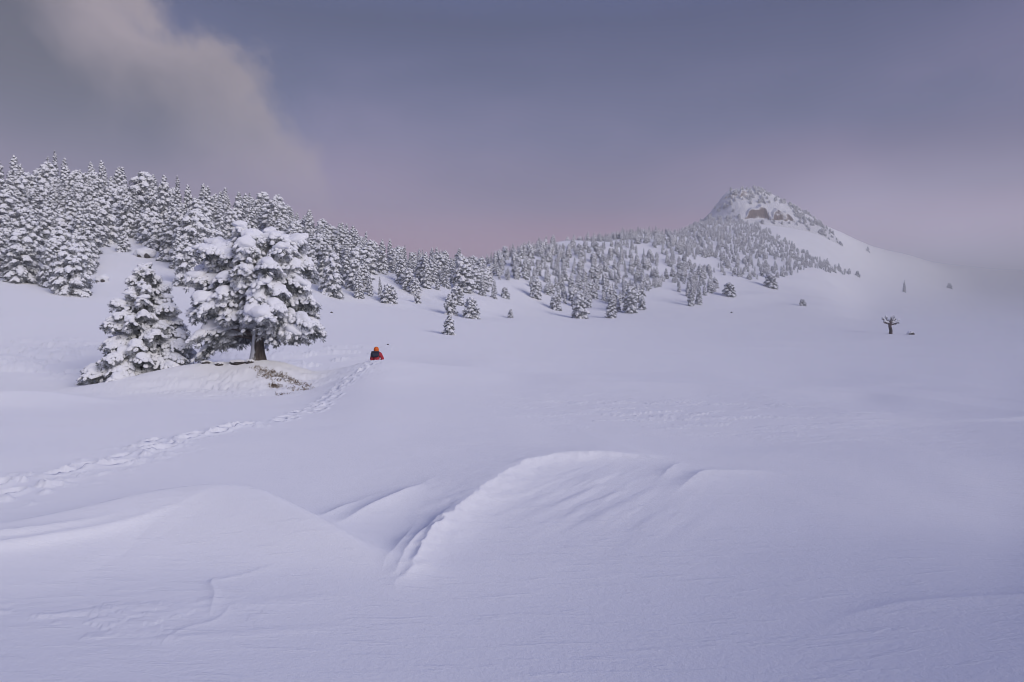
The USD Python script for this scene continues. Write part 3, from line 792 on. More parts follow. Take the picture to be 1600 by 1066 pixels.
# trees that can be picked out one by one: picture column, row of the foot, height in rows, kind, label
PICKED = [
    (88, 300, 66, 'spire', 'tall thin dark-tipped fir standing highest above the forest at the far left'),
    (163, 318, 60, 'spire', 'dark pointed fir on the skyline just right of the notch in the left forest'),
    (32, 441, 84, 'round', 'bushy snow-clumped pine at the forest foot near the left picture edge'),
    (112, 461, 82, 'round', 'lumpy snow-covered pine standing foremost at the foot of the left forest'),
    (5, 425, 90, 'narrow', 'snow-plastered fir cut by the left picture edge'),
    (70, 415, 92, 'narrow', 'broad snowy fir behind the two foremost pines of the left forest'),
    (140, 418, 84, 'narrow', 'snowy fir at the right edge of the left forest beside the clearing'),
    (152, 385, 70, 'narrow', 'narrow snowy fir at the top left of the open clearing'),
    (193, 393, 32, 'bush', 'small lone fir at the top of the snowy clearing above the small cone-shaped tree'),
    (225, 372, 40, 'bush', 'small snowy fir just above the buried boulder in the clearing'),
    (248, 392, 50, 'round', 'snow-clumped pine at the right upper rim of the clearing'),
    (293, 446, 70, 'round', 'bulky snow-clumped pine low on the slope left of the large round-crowned pine'),
    (310, 430, 66, 'narrow', 'snowy fir standing right behind the bulky pine left of the large pine'),
    (278, 420, 60, 'narrow', 'slim snowy fir on the left shoulder of the bulky pine by the clearing'),
    (335, 402, 44, 'bush', 'young snowy fir in the gap above the left shoulder of the large pine'),
    (318, 385, 64, 'round', 'rounded snowy pine on the upper slope between the clearing and the large pine'),
    (292, 338, 46, 'spire', 'thin dark-tipped fir between paler trees on the skyline above the clearing'),
    (216, 345, 78, 'round', 'broad snowy pine on the skyline above the clearing'),
    (258, 352, 80, 'narrow', 'tall pale fir on the skyline left of the two slender pointed ones'),
    (278, 345, 72, 'spire', 'slender pointed fir on the skyline just left of the thin dark-tipped one'),
    (378, 345, 50, 'narrow', 'pointed snowy fir on the skyline directly above the large pine'),
    (411, 350, 52, 'round', 'blunt rounded pine on the skyline above the top of the large pine'),
    (434, 352, 50, 'round', 'rounded pale pine on the skyline right of the blunt one above the large pine'),
    (560, 466, 46, 'narrow', 'low snowy fir at the forest foot left of the sloping snow bank'),
    (608, 473, 30, 'bush', 'small bushy fir on the bank just below the middle of the forest edge'),
    (652, 474, 20, 'bush', 'tiny fir at the forest foot left of the three lone firs'),
    (702, 523, 34, 'bush', 'lowest of the lone small firs out on the open snow'),
    (704, 492, 34, 'bush', 'lone small fir directly above the lowest one on the open snow'),
    (737, 498, 34, 'bush', 'bushy lone fir on the open snow right of the stacked pair'),
    (713, 475, 28, 'bush', 'small fir at the upper end of the group of lone firs'),
    (726, 455, 52, 'round', 'broad pine at the right end of the left forest below the notch'),
    (754, 462, 34, 'narrow', 'snowy fir at the foot of the notch between the two hills'),
    (772, 467, 30, 'narrow', 'pointed fir right of the one below the notch'),
    (789, 466, 18, 'bush', 'tiny fir standing just right of the pointed fir below the notch'),
    (797, 497, 15, 'bush', 'tiny isolated fir on the open snow below the wooded spur'),
    (733, 414, 22, 'spire', 'small pointed fir standing in the notch against the pink sky'),
    (837, 466, 34, 'round', 'rounded snowy pine at the left foot of the wooded spur'),
    (868, 484, 24, 'bush', 'small round pine at the lower rim of the spur wood'),
    (907, 498, 42, 'round', 'rounded pine at the lowest tip of the middle tongue of spur wood'),
    (955, 497, 40, 'narrow', 'snowy fir at the lowest tip of the right tongue of spur wood'),
    (985, 489, 42, 'round', 'dense rounded pine beside the lowest fir of the right tongue'),
    (1003, 484, 22, 'bush', 'tiny fir right of the right tongue of spur wood'),
    (1078, 478, 42, 'narrow', 'tall fir in the small cluster below the gap of the spur'),
    (1092, 476, 34, 'narrow', 'fir at the right of the small cluster below the gap of the spur'),
    (1140, 463, 22, 'bush', 'low bushy fir standing alone right of the small cluster'),
    (1205, 450, 22, 'bush', 'small fir near the right foot of the wooded spur'),
    (1254, 478, 11, 'bush', 'low snowy bush alone on the snowfield right of the wooded spur'),
    (1413, 457, 20, 'spire', 'hazy lone fir on the right-hand snowfield above the stumpy tree'),
    (1484, 451, 9, 'bush', 'faint small bush near the right edge half lost in haze'),
    (1356, 393, 8, 'bush', 'faint low bush on the hazy slope right of the summit'),
    (1340, 432, 9, 'bush', 'tiny fir at the very tip of the spur ridge'),
]
for u, v, hp, kind, label in PICKED:
    P = on_ground(u, v)
    if not np.isfinite(P).all():
        P = np.array([(u - U0) / F * 190, 190.0, 0.0])
        P[2] = ground(P[:1], P[1:2])[0]
    q = int(rngF.integers(len(KINDS[kind])))
    h = hp / F * P[1]
    TREES.append(Candidate(P, kind, q, h, rngF.uniform(0, 360), label, None, 'picked'))

LEFT_FOOT = [(-400, 445), (-60, 440), (40, 436), (85, 452), (135, 452), (150, 425), (165, 385), (200, 375), (250, 388), (268, 432), (325, 438), (345, 400), (372, 372), (420, 372), (450, 400), (490, 455), (520, 463), (560, 463), (600, 464), (660, 462), (700, 452), (745, 452)]
SPUR_FOOT = [(740, 450), (770, 460), (800, 440), (815, 452), (850, 462), (880, 478), (915, 490), (935, 470), (955, 490), (990, 484), (1012, 462), (1040, 440), (1065, 462), (1090, 468), (1105, 462), (1150, 440), (1190, 438), (1215, 436), (1275, 420), (1300, 428), (1340, 431)]
SPUR_TOP = [(740, 330), (1090, 330), (1100, 346), (1180, 350), (1215, 370), (1240, 386), (1268, 402), (1300, 415), (1338, 430)]


def scatter(r0, r1, b0, b1, spacing, seed):
    """Points at least about 'spacing' apart in a sector of the hills."""
    rng = np.random.default_rng(seed)
    pts = []
    y1 = r1
    xs = np.arange(r1 * math.sin(b0) - spacing, r1 * math.sin(b1) + spacing, spacing)
    ys = np.arange(r0 * 0.7, r1, spacing * 0.87)
    X, Y = np.meshgrid(xs, ys)
    X = X + (np.arange(len(ys)) % 2)[:, None] * spacing / 2
    X = X + rng.uniform(-0.42, 0.42, X.shape) * spacing
    Y = Y + rng.uniform(-0.42, 0.42, X.shape) * spacing
    R, B = np.hypot(X, Y), np.arctan2(X, Y)
    m = (R > r0) & (R < r1) & (B > b0) & (B < b1)
    return X[m], Y[m]


def near_picked(u, v, d):
    return any((u - c[0]) ** 2 + ((v - c[1]) * 1.3) ** 2 < d * d for c in PICKED)


X, Y = scatter(80, 232, math.radians(-43), math.radians(-2.2), 4.6, 5)
Z = ground(X, Y)
U, V = project(np.stack([X, Y, Z], 1))
clump = fb(X, Y, 14.0, 2, 71)
for x, y, z, u, v, c in zip(X, Y, Z, U, V, clump):
    if v > np.interp(u, *zip(*LEFT_FOOT)) or c < -0.20 or near_picked(u, v, 12):
        continue
    k = rngF.choice(['narrow', 'narrow', 'round', 'round', 'spire', 'bush'], p=[.22, .20, .21, .17, .10, .10])
    h = {'narrow': 7.6, 'spire': 7.8, 'round': 6.4, 'bush': 3.6}[k] * rngF.uniform(0.58, 1.38) * (0.72 if u > 560 else 0.85 if u > 430 else 1.0)
    TREES.append(Candidate(np.array([x, y, z]), k, int(rngF.integers(len(KINDS[k]))), h, rngF.uniform(0, 360), where='left'))

X, Y = scatter(172, 590, math.radians(-4), math.radians(27.5), 4.1, 6)
Z = ground(X, Y)
U, V = project(np.stack([X, Y, Z], 1))
clump = fb(X, Y, 24.0, 3, 73)
for x, y, z, u, v, c in zip(X, Y, Z, U, V, clump):
    foot, top = np.interp(u, *zip(*SPUR_FOOT)), np.interp(u, *zip(*SPUR_TOP))
    for pu, pv, su, sv in ((1085, 440, 38, 26), (1195, 432, 30, 12), (1000, 455, 30, 22), (915, 465, 45, 25), (1140, 420, 30, 14)):
        c += 0.24 * math.exp(-((u - pu) / su) ** 2 - ((v - pv) / sv) ** 2)
    if v > foot or u > 1342 or u < 738 or v < top or near_picked(u, v, 8):
        continue
    ridge = np.interp(u, [1090, 1200, 1340], [350, 372, 431])
    band = (u > 1150) and (v - ridge) < 26
    open_ = u > 1010 and v > np.interp(u, [1010, 1100, 1200, 1300], [425, 405, 398, 418])
    if (u > 1060 and v < 372 and c < -0.06) or c < (-0.20 if band else -0.20 if u < 870 and v < 430 else 0.0 if open_ else -0.14) - (0.05 if 870 < u < 1010 and v > 425 else 0.0) + (0.14 if 775 < u < 850 and v > 428 else 0.0):
        continue
    k = rngF.choice(['far narrow', 'far round', 'spire', 'bush'], p=[.46, .38, .06, .10])
    h = {'far narrow': 6.8, 'spire': 6.6, 'far round': 5.8, 'bush': 3.6}[k] * rngF.uniform(0.55, 1.12) * np.interp(u, [900, 1080, 1200], [0.66, 0.58, 0.50])
    TREES.append(Candidate(np.array([x, y, z]), k, int(rngF.integers(len(KINDS[k]))), h, rngF.uniform(0, 360), where='spur'))

# what of each tree can be seen from the photograph's place: nearer trees and the ground hide what is behind
seen = np.zeros((1066, 1600), bool)
us = np.arange(-20, 1620, 4)
dd = np.geomspace(20, 1200, 500)
gx = (us[:, None] - U0) / F * dd[None]
gv = V0 - F * ground(gx, np.broadcast_to(dd, gx.shape)) / dd[None]
sky = np.minimum.accumulate(gv, axis=1)
TREES.sort(key=lambda c: c.p[1])
for c in TREES:
    path, H, R = PROTO[c.kind, c.q]
    u, v = project(c.p)
    hp, wp = c.h / c.p[1] * F, R * c.h / H / c.p[1] * F
    ui = np.clip(int((u + 20) // 4), 0, len(us) - 1)
    lim = sky[ui, max(np.searchsorted(dd, c.p[1] * 0.985) - 1, 0)]
    v0, v1 = int(v - hp), int(min(v, lim))
    n = 0
    for row in range(max(v0, 0), min(v1, 1065) + 1):
        w = wp * (0.15 + 0.85 * (row - v0) / max(hp, 1))
        a, b = int(max(u - w, 0)), int(min(u + w + 1, 1600))
        if b > a:
            n += (~seen[row, a:b]).sum()
            seen[row, a:b] = True
    c.seen = n if c.where != 'picked' else n + 100000
TREES = [c for c in TREES if c.seen > 5 or c.where == 'picked']
order = sorted(TREES, key=lambda c: -c.seen)
single, rest = order[:292], order[292:]
SORTS = {'narrow': ('slim snow-plastered fir', 'slim firs'), 'far narrow': ('slim snowy fir', 'slim firs'), 'spire': ('dark-tipped pointed fir', 'dark-tipped firs'),
         'round': ('rounded snow-clumped pine', 'rounded pines'), 'far round': ('rounded snowy pine', 'rounded pines'), 'bush': ('young low snowy fir', 'young firs')}


def place_of(c):
    u, v = project(c.p)
    if c.where == 'left':
        for lim, upper, lower in ((160, 'high in the dense forest left of the clearing', 'low in the dense forest left of the clearing'), (335, 'on the forested skyline above the clearing', 'in the forest around the clearing\'s rim'),
                                  (500, 'on the wooded ridge above the large pine', 'in the forest right behind the large pine'), (620, 'high in the forest strip right of the large pine', 'low in the forest strip right of the large pine'),
                                  (9999, 'high in the thin end of the forest by the notch', 'at the foot of the forest end by the notch')):
            if u < lim:
                mid = np.interp(u, [0, 160, 335, 500, 745], [370, 360, 372, 400, 435])
                return upper if v < mid else lower
    for lim, upper, lower in ((880, 'on the left crest of the wooded spur', 'on the lower left flank of the wooded spur'), (1030, 'on the middle crest of the wooded spur', 'on the lower middle tongues of the wooded spur'),
                              (9999, 'in the wood just below the rocky summit', 'on the right-hand flank of the wooded spur')):
        if u < lim:
            return upper if v < np.interp(u, [740, 900, 1040, 1200, 1340], [420, 412, 400, 372, 372]) else lower


NAMES = {'far narrow': 'fir_tree', 'far round': 'pine_tree', 'narrow': 'fir_tree', 'spire': 'fir_tree', 'round': 'pine_tree', 'bush': 'young_fir'}
for c in single:
    path, H, R = PROTO[c.kind, c.q]
    k = c.h / H
    r = np.random.default_rng(int(c.p[0] * 100) & 0xffff)
    w = r.uniform(0.88, 1.15)
    t = thing(NAMES[c.kind], c.p - [0, 0, 0.10 * k], c.rot, (k * w, k * w, k), tilt=float(np.clip(r.normal(0, 3.5), -8, 8)))
    t.GetReferences().AddInternalReference(path)
    t.SetInstanceable(True)
    if c.where == 'picked':
        label, group = c.label, None
    else:
        where = place_of(c)
        label, group = f'{SORTS[c.kind][0]} {where}', f'{SORTS[c.kind][1]} {where}'
    tag(t, label, 'tree' if c.kind != 'bush' else 'small tree', group)


def instancer(name, cands, kindtag='stuff', label='far snowy conifers filling the hillside woods between the nearer trees'):
    pi = UsdGeom.PointInstancer.Define(stage, '/World/' + name)
    keys = sorted({(c.kind, c.q) for c in cands})
    for kind, q in keys:
        x = UsdGeom.Xform.Define(stage, f'/World/{name}/prototypes/{kind.replace(" ", "_")}_{q}')
        x.GetPrim().GetReferences().AddInternalReference(PROTO[kind, q][0])
    pi.CreatePrototypesRel().SetTargets([Sdf.Path(f'/World/{name}/prototypes/{k.replace(" ", "_")}_{q}') for k, q in keys])
    pi.CreateProtoIndicesAttr(Vt.IntArray([keys.index((c.kind, c.q)) for c in cands]))
    pi.CreatePositionsAttr(Vt.Vec3fArray([Gf.Vec3f(*map(float, c.p - [0, 0, 0.1])) for c in cands]))
    pi.CreateScalesAttr(Vt.Vec3fArray([Gf.Vec3f(*[float(c.h / PROTO[c.kind, c.q][1])] * 3) for c in cands]))
    pi.CreateOrientationsAttr(Vt.QuathArray([Gf.Quath(math.cos(math.radians(c.rot) / 2), 0, 0, math.sin(math.radians(c.rot) / 2)) for c in cands]))
    return tag(pi.GetPrim(), label, 'trees', None, kindtag)


instancer('distant_trees', rest)
print('tree base', BZ, 'wanted', -(570 - V0) / F * 30, 'fir', SZ, -(603 - V0) / F * 30.6)
print('trees', len(single), len(rest), [sum(c.where == w for c in TREES) for w in ('picked', 'left', 'spur')], 'smallest single', single[-1].seen)


# ------------------------------------------------------------------ the rocky summit
def rock_snow_material():
    n = {"geo": ("geometry", {}), "sep": ("separate_xyz", {}), "n": ("noise_texture", {"scale": 0.22, "detail": 6.0, "roughness": 0.65}),
         "n2": ("noise_texture", {"scale": 0.9, "detail": 5.0, "roughness": 0.7}), "map": ("mapping", {"scale": (1.0, 1.0, 0.35)}),
         "j": ("math", {"math_type": "multiply_add", "value2": 0.95}), "r": ("map_range", {"range_type": "smoothstep", "from_min": 0.77, "from_max": 0.96}),
         "rock": ("rgb_ramp", {"ramp": [(0.30, (0.060, 0.052, 0.050)), (0.45, (0.13, 0.10, 0.088)), (0.62, (0.25, 0.185, 0.15)), (0.8, (0.40, 0.34, 0.30))]}),
         "mx": ("mix", {"mix_type": "mix", "color2": (0.855, 0.865, 0.885)}), "b": ("bump", {"strength": 1.0, "distance": 1.6}), "p": ("principled_bsdf", {"roughness": 0.8, "specular_ior_level": 0.15})}
    links = [("geo.position", "n.vector"), ("geo.position", "map.vector"), ("map.vector", "n2.vector"), ("geo.normal", "sep.vector"), ("n.fac", "j.value1"), ("sep.z", "j.value3"),
             ("j.value", "r.value"), ("n2.fac", "rock.fac"), ("r.result", "mx.fac"), ("rock.color", "mx.color1"), ("mx.color", "p.base_color"), ("n2.fac", "b.height"), ("b.normal", "p.normal")]
    return usdkit.material(stage, '/World/Looks/summit_rock', n, links, surface="p.BSDF")


SUMMIT_REF = 800.0
SUMMIT_D = 589.0
SHRINK = SUMMIT_D / SUMMIT_REF
SKYLINE = [(1060, 356), (1092, 349), (1108, 334), (1121, 319), (1130, 304), (1139, 296), (1150, 293), (1188, 293), (1203, 299), (1224, 311), (1248, 326), (1274, 340), (1300, 349), (1335, 360)]


CLIFF = [(1136, 343), (1141, 341), (1148, 331), (1156, 328), (1164, 326), (1170, 322), (1175, 327), (1178, 339), (1181, 341), (1184, 331), (1192, 327), (1200, 331), (1207, 330), (1213, 339), (1217, 343)]


def summit_height(a, b):
    """a: metres right of the summit's middle, b: metres behind its crest line; height over eye level."""
    cx = (1185 - U0) / F * SUMMIT_D
    foot = ground(cx + a, SUMMIT_D + b)
    foot0 = ground(cx + a, np.full_like(a, SUMMIT_D))
    a, b = a / SHRINK, b / SHRINK
    u = a / SUMMIT_REF * F + 1185.0
    top = ((V0 - np.interp(u, *zip(*SKYLINE))) / F * SUMMIT_REF - foot0 / SHRINK) * smoothstep(1308, 1262, u) * smoothstep(1066, 1090, u)
    k = np.clip(1 - np.abs(b) / np.where(b < 0, 66.0, 95.0), 0, 1)
    h0 = top * k ** 0.9
    h0 = h0 + 3.0 * fb(a, b, 14.0, 3, 81) * np.clip(h0 / 10, 0, 1)
    jag = 2.6 * fb(a, b * 0.15, 6.0, 4, 83)
    # cliff: a broken wall of two buttresses facing the valley
    rise = np.maximum((343.5 - np.interp(u + 2.5 * fb(a, b * 0, 4.0, 2, 89), *zip(*CLIFF))) / F * SUMMIT_REF + jag * 1.1, 0.0) * (b < 0)
    lo = 6.5 + jag * 0.3
    span = rise * 1.12 + 0.01
    t = np.clip((h0 - lo) / span, 0, 1)
    h0 = np.where((h0 > lo) & (h0 < lo + span), lo + span * (0.12 * t + 0.88 * smoothstep(0.30, 0.56, t)) , h0)
    # a second, smaller broken band high on the left shoulder
    rise = np.interp(u, [1127, 1133, 1142, 1148, 1156, 1164, 1168], [0, 4, 5, 2, 8, 7, 0]) * (b < 0) * (0.8 + 0.4 * jag)
    rise = np.maximum(rise, 0) + 0.01
    lo = 31.0 + jag
    t = np.clip((h0 - lo) / (rise * 1.6), 0, 1)
    h0 = np.where((h0 > lo) & (h0 < lo + rise * 1.6), lo + rise * 1.6 * smoothstep(0.25, 0.6, t), h0)
    h0 = h0 + 1.6 * fb(a, b, 5.0, 3, 85) * np.clip(h0 / 12, 0, 1)
    return np.where(h0 > 0.05, foot + h0 * SHRINK - 1.0, foot - 2.5)


def build_summit():
    a = np.linspace(-92, 112, 230) * SHRINK
    b = np.concatenate([np.linspace(-75, 8, 190)[:-1], np.linspace(8, 90, 40)]) * SHRINK
    A, B = np.meshgrid(a, b)
    cx, cy = (1185 - U0) / F * SUMMIT_D, SUMMIT_D
    Z = summit_height(A, B)
    v = np.stack([cx + A, cy + B, Z], -1).reshape(-1, 3)
    nb, na = A.shape
    i, j = np.meshgrid(np.arange(nb - 1), np.arange(na - 1), indexing='ij')
    q = np.stack([i * na + j, i * na + j + 1, (i + 1) * na + j + 1, (i + 1) * na + j], -1).reshape(-1, 4)
    tag(usdkit.mesh(stage, '/World/rocky_summit', (v, q), rock_snow_material(), smooth=True).GetPrim(), kind='structure')
    GROUND_RANGE[1] = max(GROUND_RANGE[1], Z.max() + 6)
    # wind-bent little conifers on its flanks
    rng = np.random.default_rng(9)
    out = []
    for _ in range(1500):
        x, y = rng.uniform(-80, 84) * SHRINK, rng.uniform(-66, 2) * SHRINK
        u = x / SUMMIT_D * F + 1185
        z = float(summit_height(np.array([x]), np.array([y]))[0])
        vv = V0 - z / (cy + y) * F
        if z < float(ground(np.array([cx + x]), np.array([cy + y]))[0]) or (1134 < u < 1220 and 319 < vv < 349) or rng.uniform() > (0.34 * min(1.0, (1310 - u) / 60) if u > 1210 else 0.26) * (1 + 3 * fb(np.array([x]), np.array([y]), 13.0, 2, 99)[0]):
            continue
        kind = 'far round' if rng.uniform() < 0.6 else 'bush'
        out.append(Candidate(np.array([cx + x, cy + y, z]), kind, int(rng.integers(2)), rng.uniform(1.6, 3.6), rng.uniform(0, 360)))
    instancer('summit_trees', out, label='tiny frosted conifers clinging to the flanks of the rocky summit')


# ------------------------------------------------------------------ the lone stumpy tree on the right-hand snowfield
def blob(r, seed, k=2, rough=0.25, squash=(1, 1, 1)):
    v, f = _ICO[k]
    v = v * (1 + rough * (meshkit.fbm(v * 1.6 + seed * 3.1, 3, seed) - 0.5) * 2)[:, None]
    return v * np.asarray(squash) * r, f.copy()


def put(m, p):
    return m[0] + np.asarray(p), m[1]


DARKBARK = plain('/World/Looks/dark_bark', (0.035, 0.028, 0.026), 0.9, (0.12, 0.085, 0.08), 1.2)


def stumpy_tree():
    P = on_ground(1391, 522)
    D = P[1]
    k = 1.0 / F * D                                     # metres per picture row here
    t = thing('stumpy_tree', P - [0, 0, 0.2])
    p = str(t.GetPath())
    h = 20 * k
    part(p, 'trunk', tube([(0, 0, -0.3), (0.05 * h, 0, h * 0.35), (-0.02 * h, 0, h * 0.7), (0.02 * h, 0, h * 1.02)], [2.5 * k, 2.1 * k, 2.2 * k, 2.0 * k], 12, 4, 0.3), DARKBARK, smooth=50)
    arms = [(-12, 25, 0, 18), (-11, 20, -3, 17), (8, 25, 2, 19), (12, 22, 0, 18), (10, 19, -3, 16), (4, 28, -2, 20), (-5, 28, 3, 20), (0, 27, -3, 20)]
    pos, dirs = [], []
    for i, (ax, az, ay, az0) in enumerate(arms):
        e = np.array([ax * k, ay * k, az * k])
        s = np.array([0, 0, az0 * k])
        m = np.array([ax * 0.62 * k, ay * 0.6 * k, (az0 + 0.8 + 0.25 * (az - az0)) * k])
        part(p, 'branch', tube([s, m, e], [1.6 * k, 1.2 * k, 0.7 * k], 6, i, 0.2), DARKBARK, smooth=60)
        for q, d in ((s * 0.45 + m * 0.55, m - s), (m, e - s), (m * 0.5 + e * 0.5, e - m), (e, e - m)):
            pos.append(q)
            dirs.append(d)
    rng = np.random.default_rng(4)
    pos, dirs = np.array(pos), np.array(dirs)
    size = np.full(len(pos), 1.7 * k)
    part(p, 'crown', needle_tufts(pos, dirs, size * 1.25, rng, 22, 0.10), NEEDLES)
    tag(part(p, 'snow', snow_lumps(pos, dirs, size * 1.15, rng, 1, 0.75, 1.2, 0.8, 0.6), TREESNOW, smooth=True), kind='stuff')
    tag(t, 'stumpy T-shaped tree with a thick bare trunk alone on the right-hand snowfield', 'tree')


# ------------------------------------------------------------------ stones, buried bushes, dry grass on the mound
STONE = plain('/World/Looks/stone', (0.035, 0.031, 0.030), 0.9, (0.10, 0.088, 0.082), 5.0)
EARTH = plain('/World/Looks/earth', (0.075, 0.055, 0.042), 0.95, (0.16, 0.125, 0.10), 8.0)
GRASS = plain('/World/Looks/dry_grass', (0.16, 0.115, 0.065), 0.85, (0.34, 0.27, 0.19), 3.0)


def stone(u, v, w, h, label, seed, snow=True, name='stone', mat=None):
    P = on_ground(u, v)
    k = P[1] / F
    t = thing(name, P)
    p = str(t.GetPath())
    part(p, 'rock', put(blob(1.0, seed, 3, 0.55, (w * k / 2, w * k / 2.6, h * k * 0.75)), (0, 0, h * k * 0.05)), mat or STONE, smooth=40)
    if snow:
        part(p, 'snow', put(blob(1.0, seed + 5, 3, 0.35, (w * k / 1.8, w * k / 2.0, h * k * 0.55)), (-0.05 * w * k, 0.16 * w * k, h * k * 0.42)), TREESNOW, smooth=True)
    tag(t, label, 'stone')


def lump(u, v, w, h, label, seed):
    """A bush or boulder buried under snow, with dark gaps showing below."""
    P = on_ground(u, v)
    k = P[1] / F
    t = thing('buried_boulder', P)
    p = str(t.GetPath())
    for j, (x, r) in enumerate(((-0.16, 0.15), (0.20, 0.12))):
        part(p, 'rock', put(blob(1.0, seed + j, 2, 0.5, (w * k * r, w * k * 0.2, h * k * 0.30)), (x * w * k, -0.10 * w * k, h * k * 0.06)), STONE, smooth=40)
    part(p, 'snow', put(blob(1.0, seed, 3, 0.32, (w * k * 0.52, w * k * 0.42, h * k * 0.55)), (0, 0.10 * w * k, h * k * 0.38)), TREESNOW, smooth=True)
    tag(t, label, 'boulder')


def grass_and_bank():
    rng = np.random.default_rng(31)
    vs, fs, n = [], [], 0
    line = [(408, 578), (416, 580), (424, 582), (432, 585), (440, 587), (447, 590), (455, 594), (463, 598), (470, 601), (478, 605), (481, 609), (414, 588), (421, 590), (411, 584), (428, 604), (432, 606), (425, 604), (461, 609), (440, 617), (402, 574), (430, 588), (437, 592), (450, 598)]
    hits = hit([q[0] for q in line], [q[1] for q in line], ground)
    for P in hits:
        for _ in range(34):
            b = P + [rng.normal(0, 0.13), rng.normal(0, 0.10), 0]
            b[2] = ground(np.array([b[0]]), np.array([b[1]]))[0] - 0.02
            L = rng.uniform(0.08, 0.26)
            d = np.array([rng.normal(0.25, 0.6), rng.normal(-0.35, 0.5), rng.uniform(0.2, 1.0)])
            d /= np.linalg.norm(d)
            m, e = b + d * L * 0.6, b + d * L + [0, 0, -0.35 * L]
            sd = np.cross(d, rng.normal(size=3))
            sd = sd / np.linalg.norm(sd) * 0.010
            vs += [b - sd, b + sd, m + sd * 0.8, m - sd * 0.8, e]
            fs += [[n, n + 1, n + 2], [n, n + 2, n + 3], [n + 3, n + 2, n + 4]]
            n += 5
    tag(usdkit.mesh(stage, '/World/dry_grass', (np.array(vs), np.array(fs)), GRASS).GetPrim(), 'dry brown grass poking through thin snow on the bank right of the large pine', 'grass', None, 'stuff')
    # bare earth lip and stones along the crest
    stone(322, 568, 14, 5, 'low dark stone at the left end of the mound crest, left of the large pine', 3)
    stone(342, 570, 13, 5, 'flat snow-capped stone on the mound crest, second from the left', 5)
    stone(372, 568, 22, 6, 'wide earthy boulder on the mound crest just left of the pine trunk', 8)
    stone(390, 567, 12, 6, 'small dark stone touching the left foot of the pine trunk', 9)
    stone(428, 603, 8, 4, 'brown stone half buried on the bank below the pine trunk', 12, snow=False, mat=EARTH)
    stone(606, 539, 3.4, 2.2, 'small dark stone in the snow above and right of the person', 16, snow=False)
    stone(518, 489, 4, 2.2, 'small dark stone on the snow right of the large pine crown', 17, snow=False)
    stone(1424, 523, 9, 6, 'small snow-capped stone right of the stumpy tree', 18)
    stone(1143, 489, 3, 2, 'tiny dark stone on the snowfield below the wooded spur', 19, snow=False)
    lump(226, 402, 30, 16, 'snow-buried boulder with dark gaps beneath in the clearing of the left forest', 21)
    lump(158, 440, 20, 12, 'small snow-buried boulder beside the foremost pine at the foot of the left forest', 25)


# ------------------------------------------------------------------ the person
def limb_mesh(chains, edge=0.03, smooth=6):
    """One continuous body of tapered limbs: chains of (point, radius)."""
    parts = []
    for ch in chains:
        for (p, r), (q, s) in zip(ch[:-1], ch[1:]):
            a = m3.Manifold.sphere(r, 14).translate(list(map(float, p)))
            b = m3.Manifold.sphere(s, 14).translate(list(map(float, q)))
            parts.append(m3.Manifold.batch_hull([a, b]))
    m = m3.Manifold.batch_boolean(parts, m3.OpType.Add).refine_to_length(edge).to_mesh()
    t = trimesh.Trimesh(m.vert_properties[:, :3], m.tri_verts, process=True)
    trimesh.smoothing.filter_taubin(t, iterations=smooth)
    return t


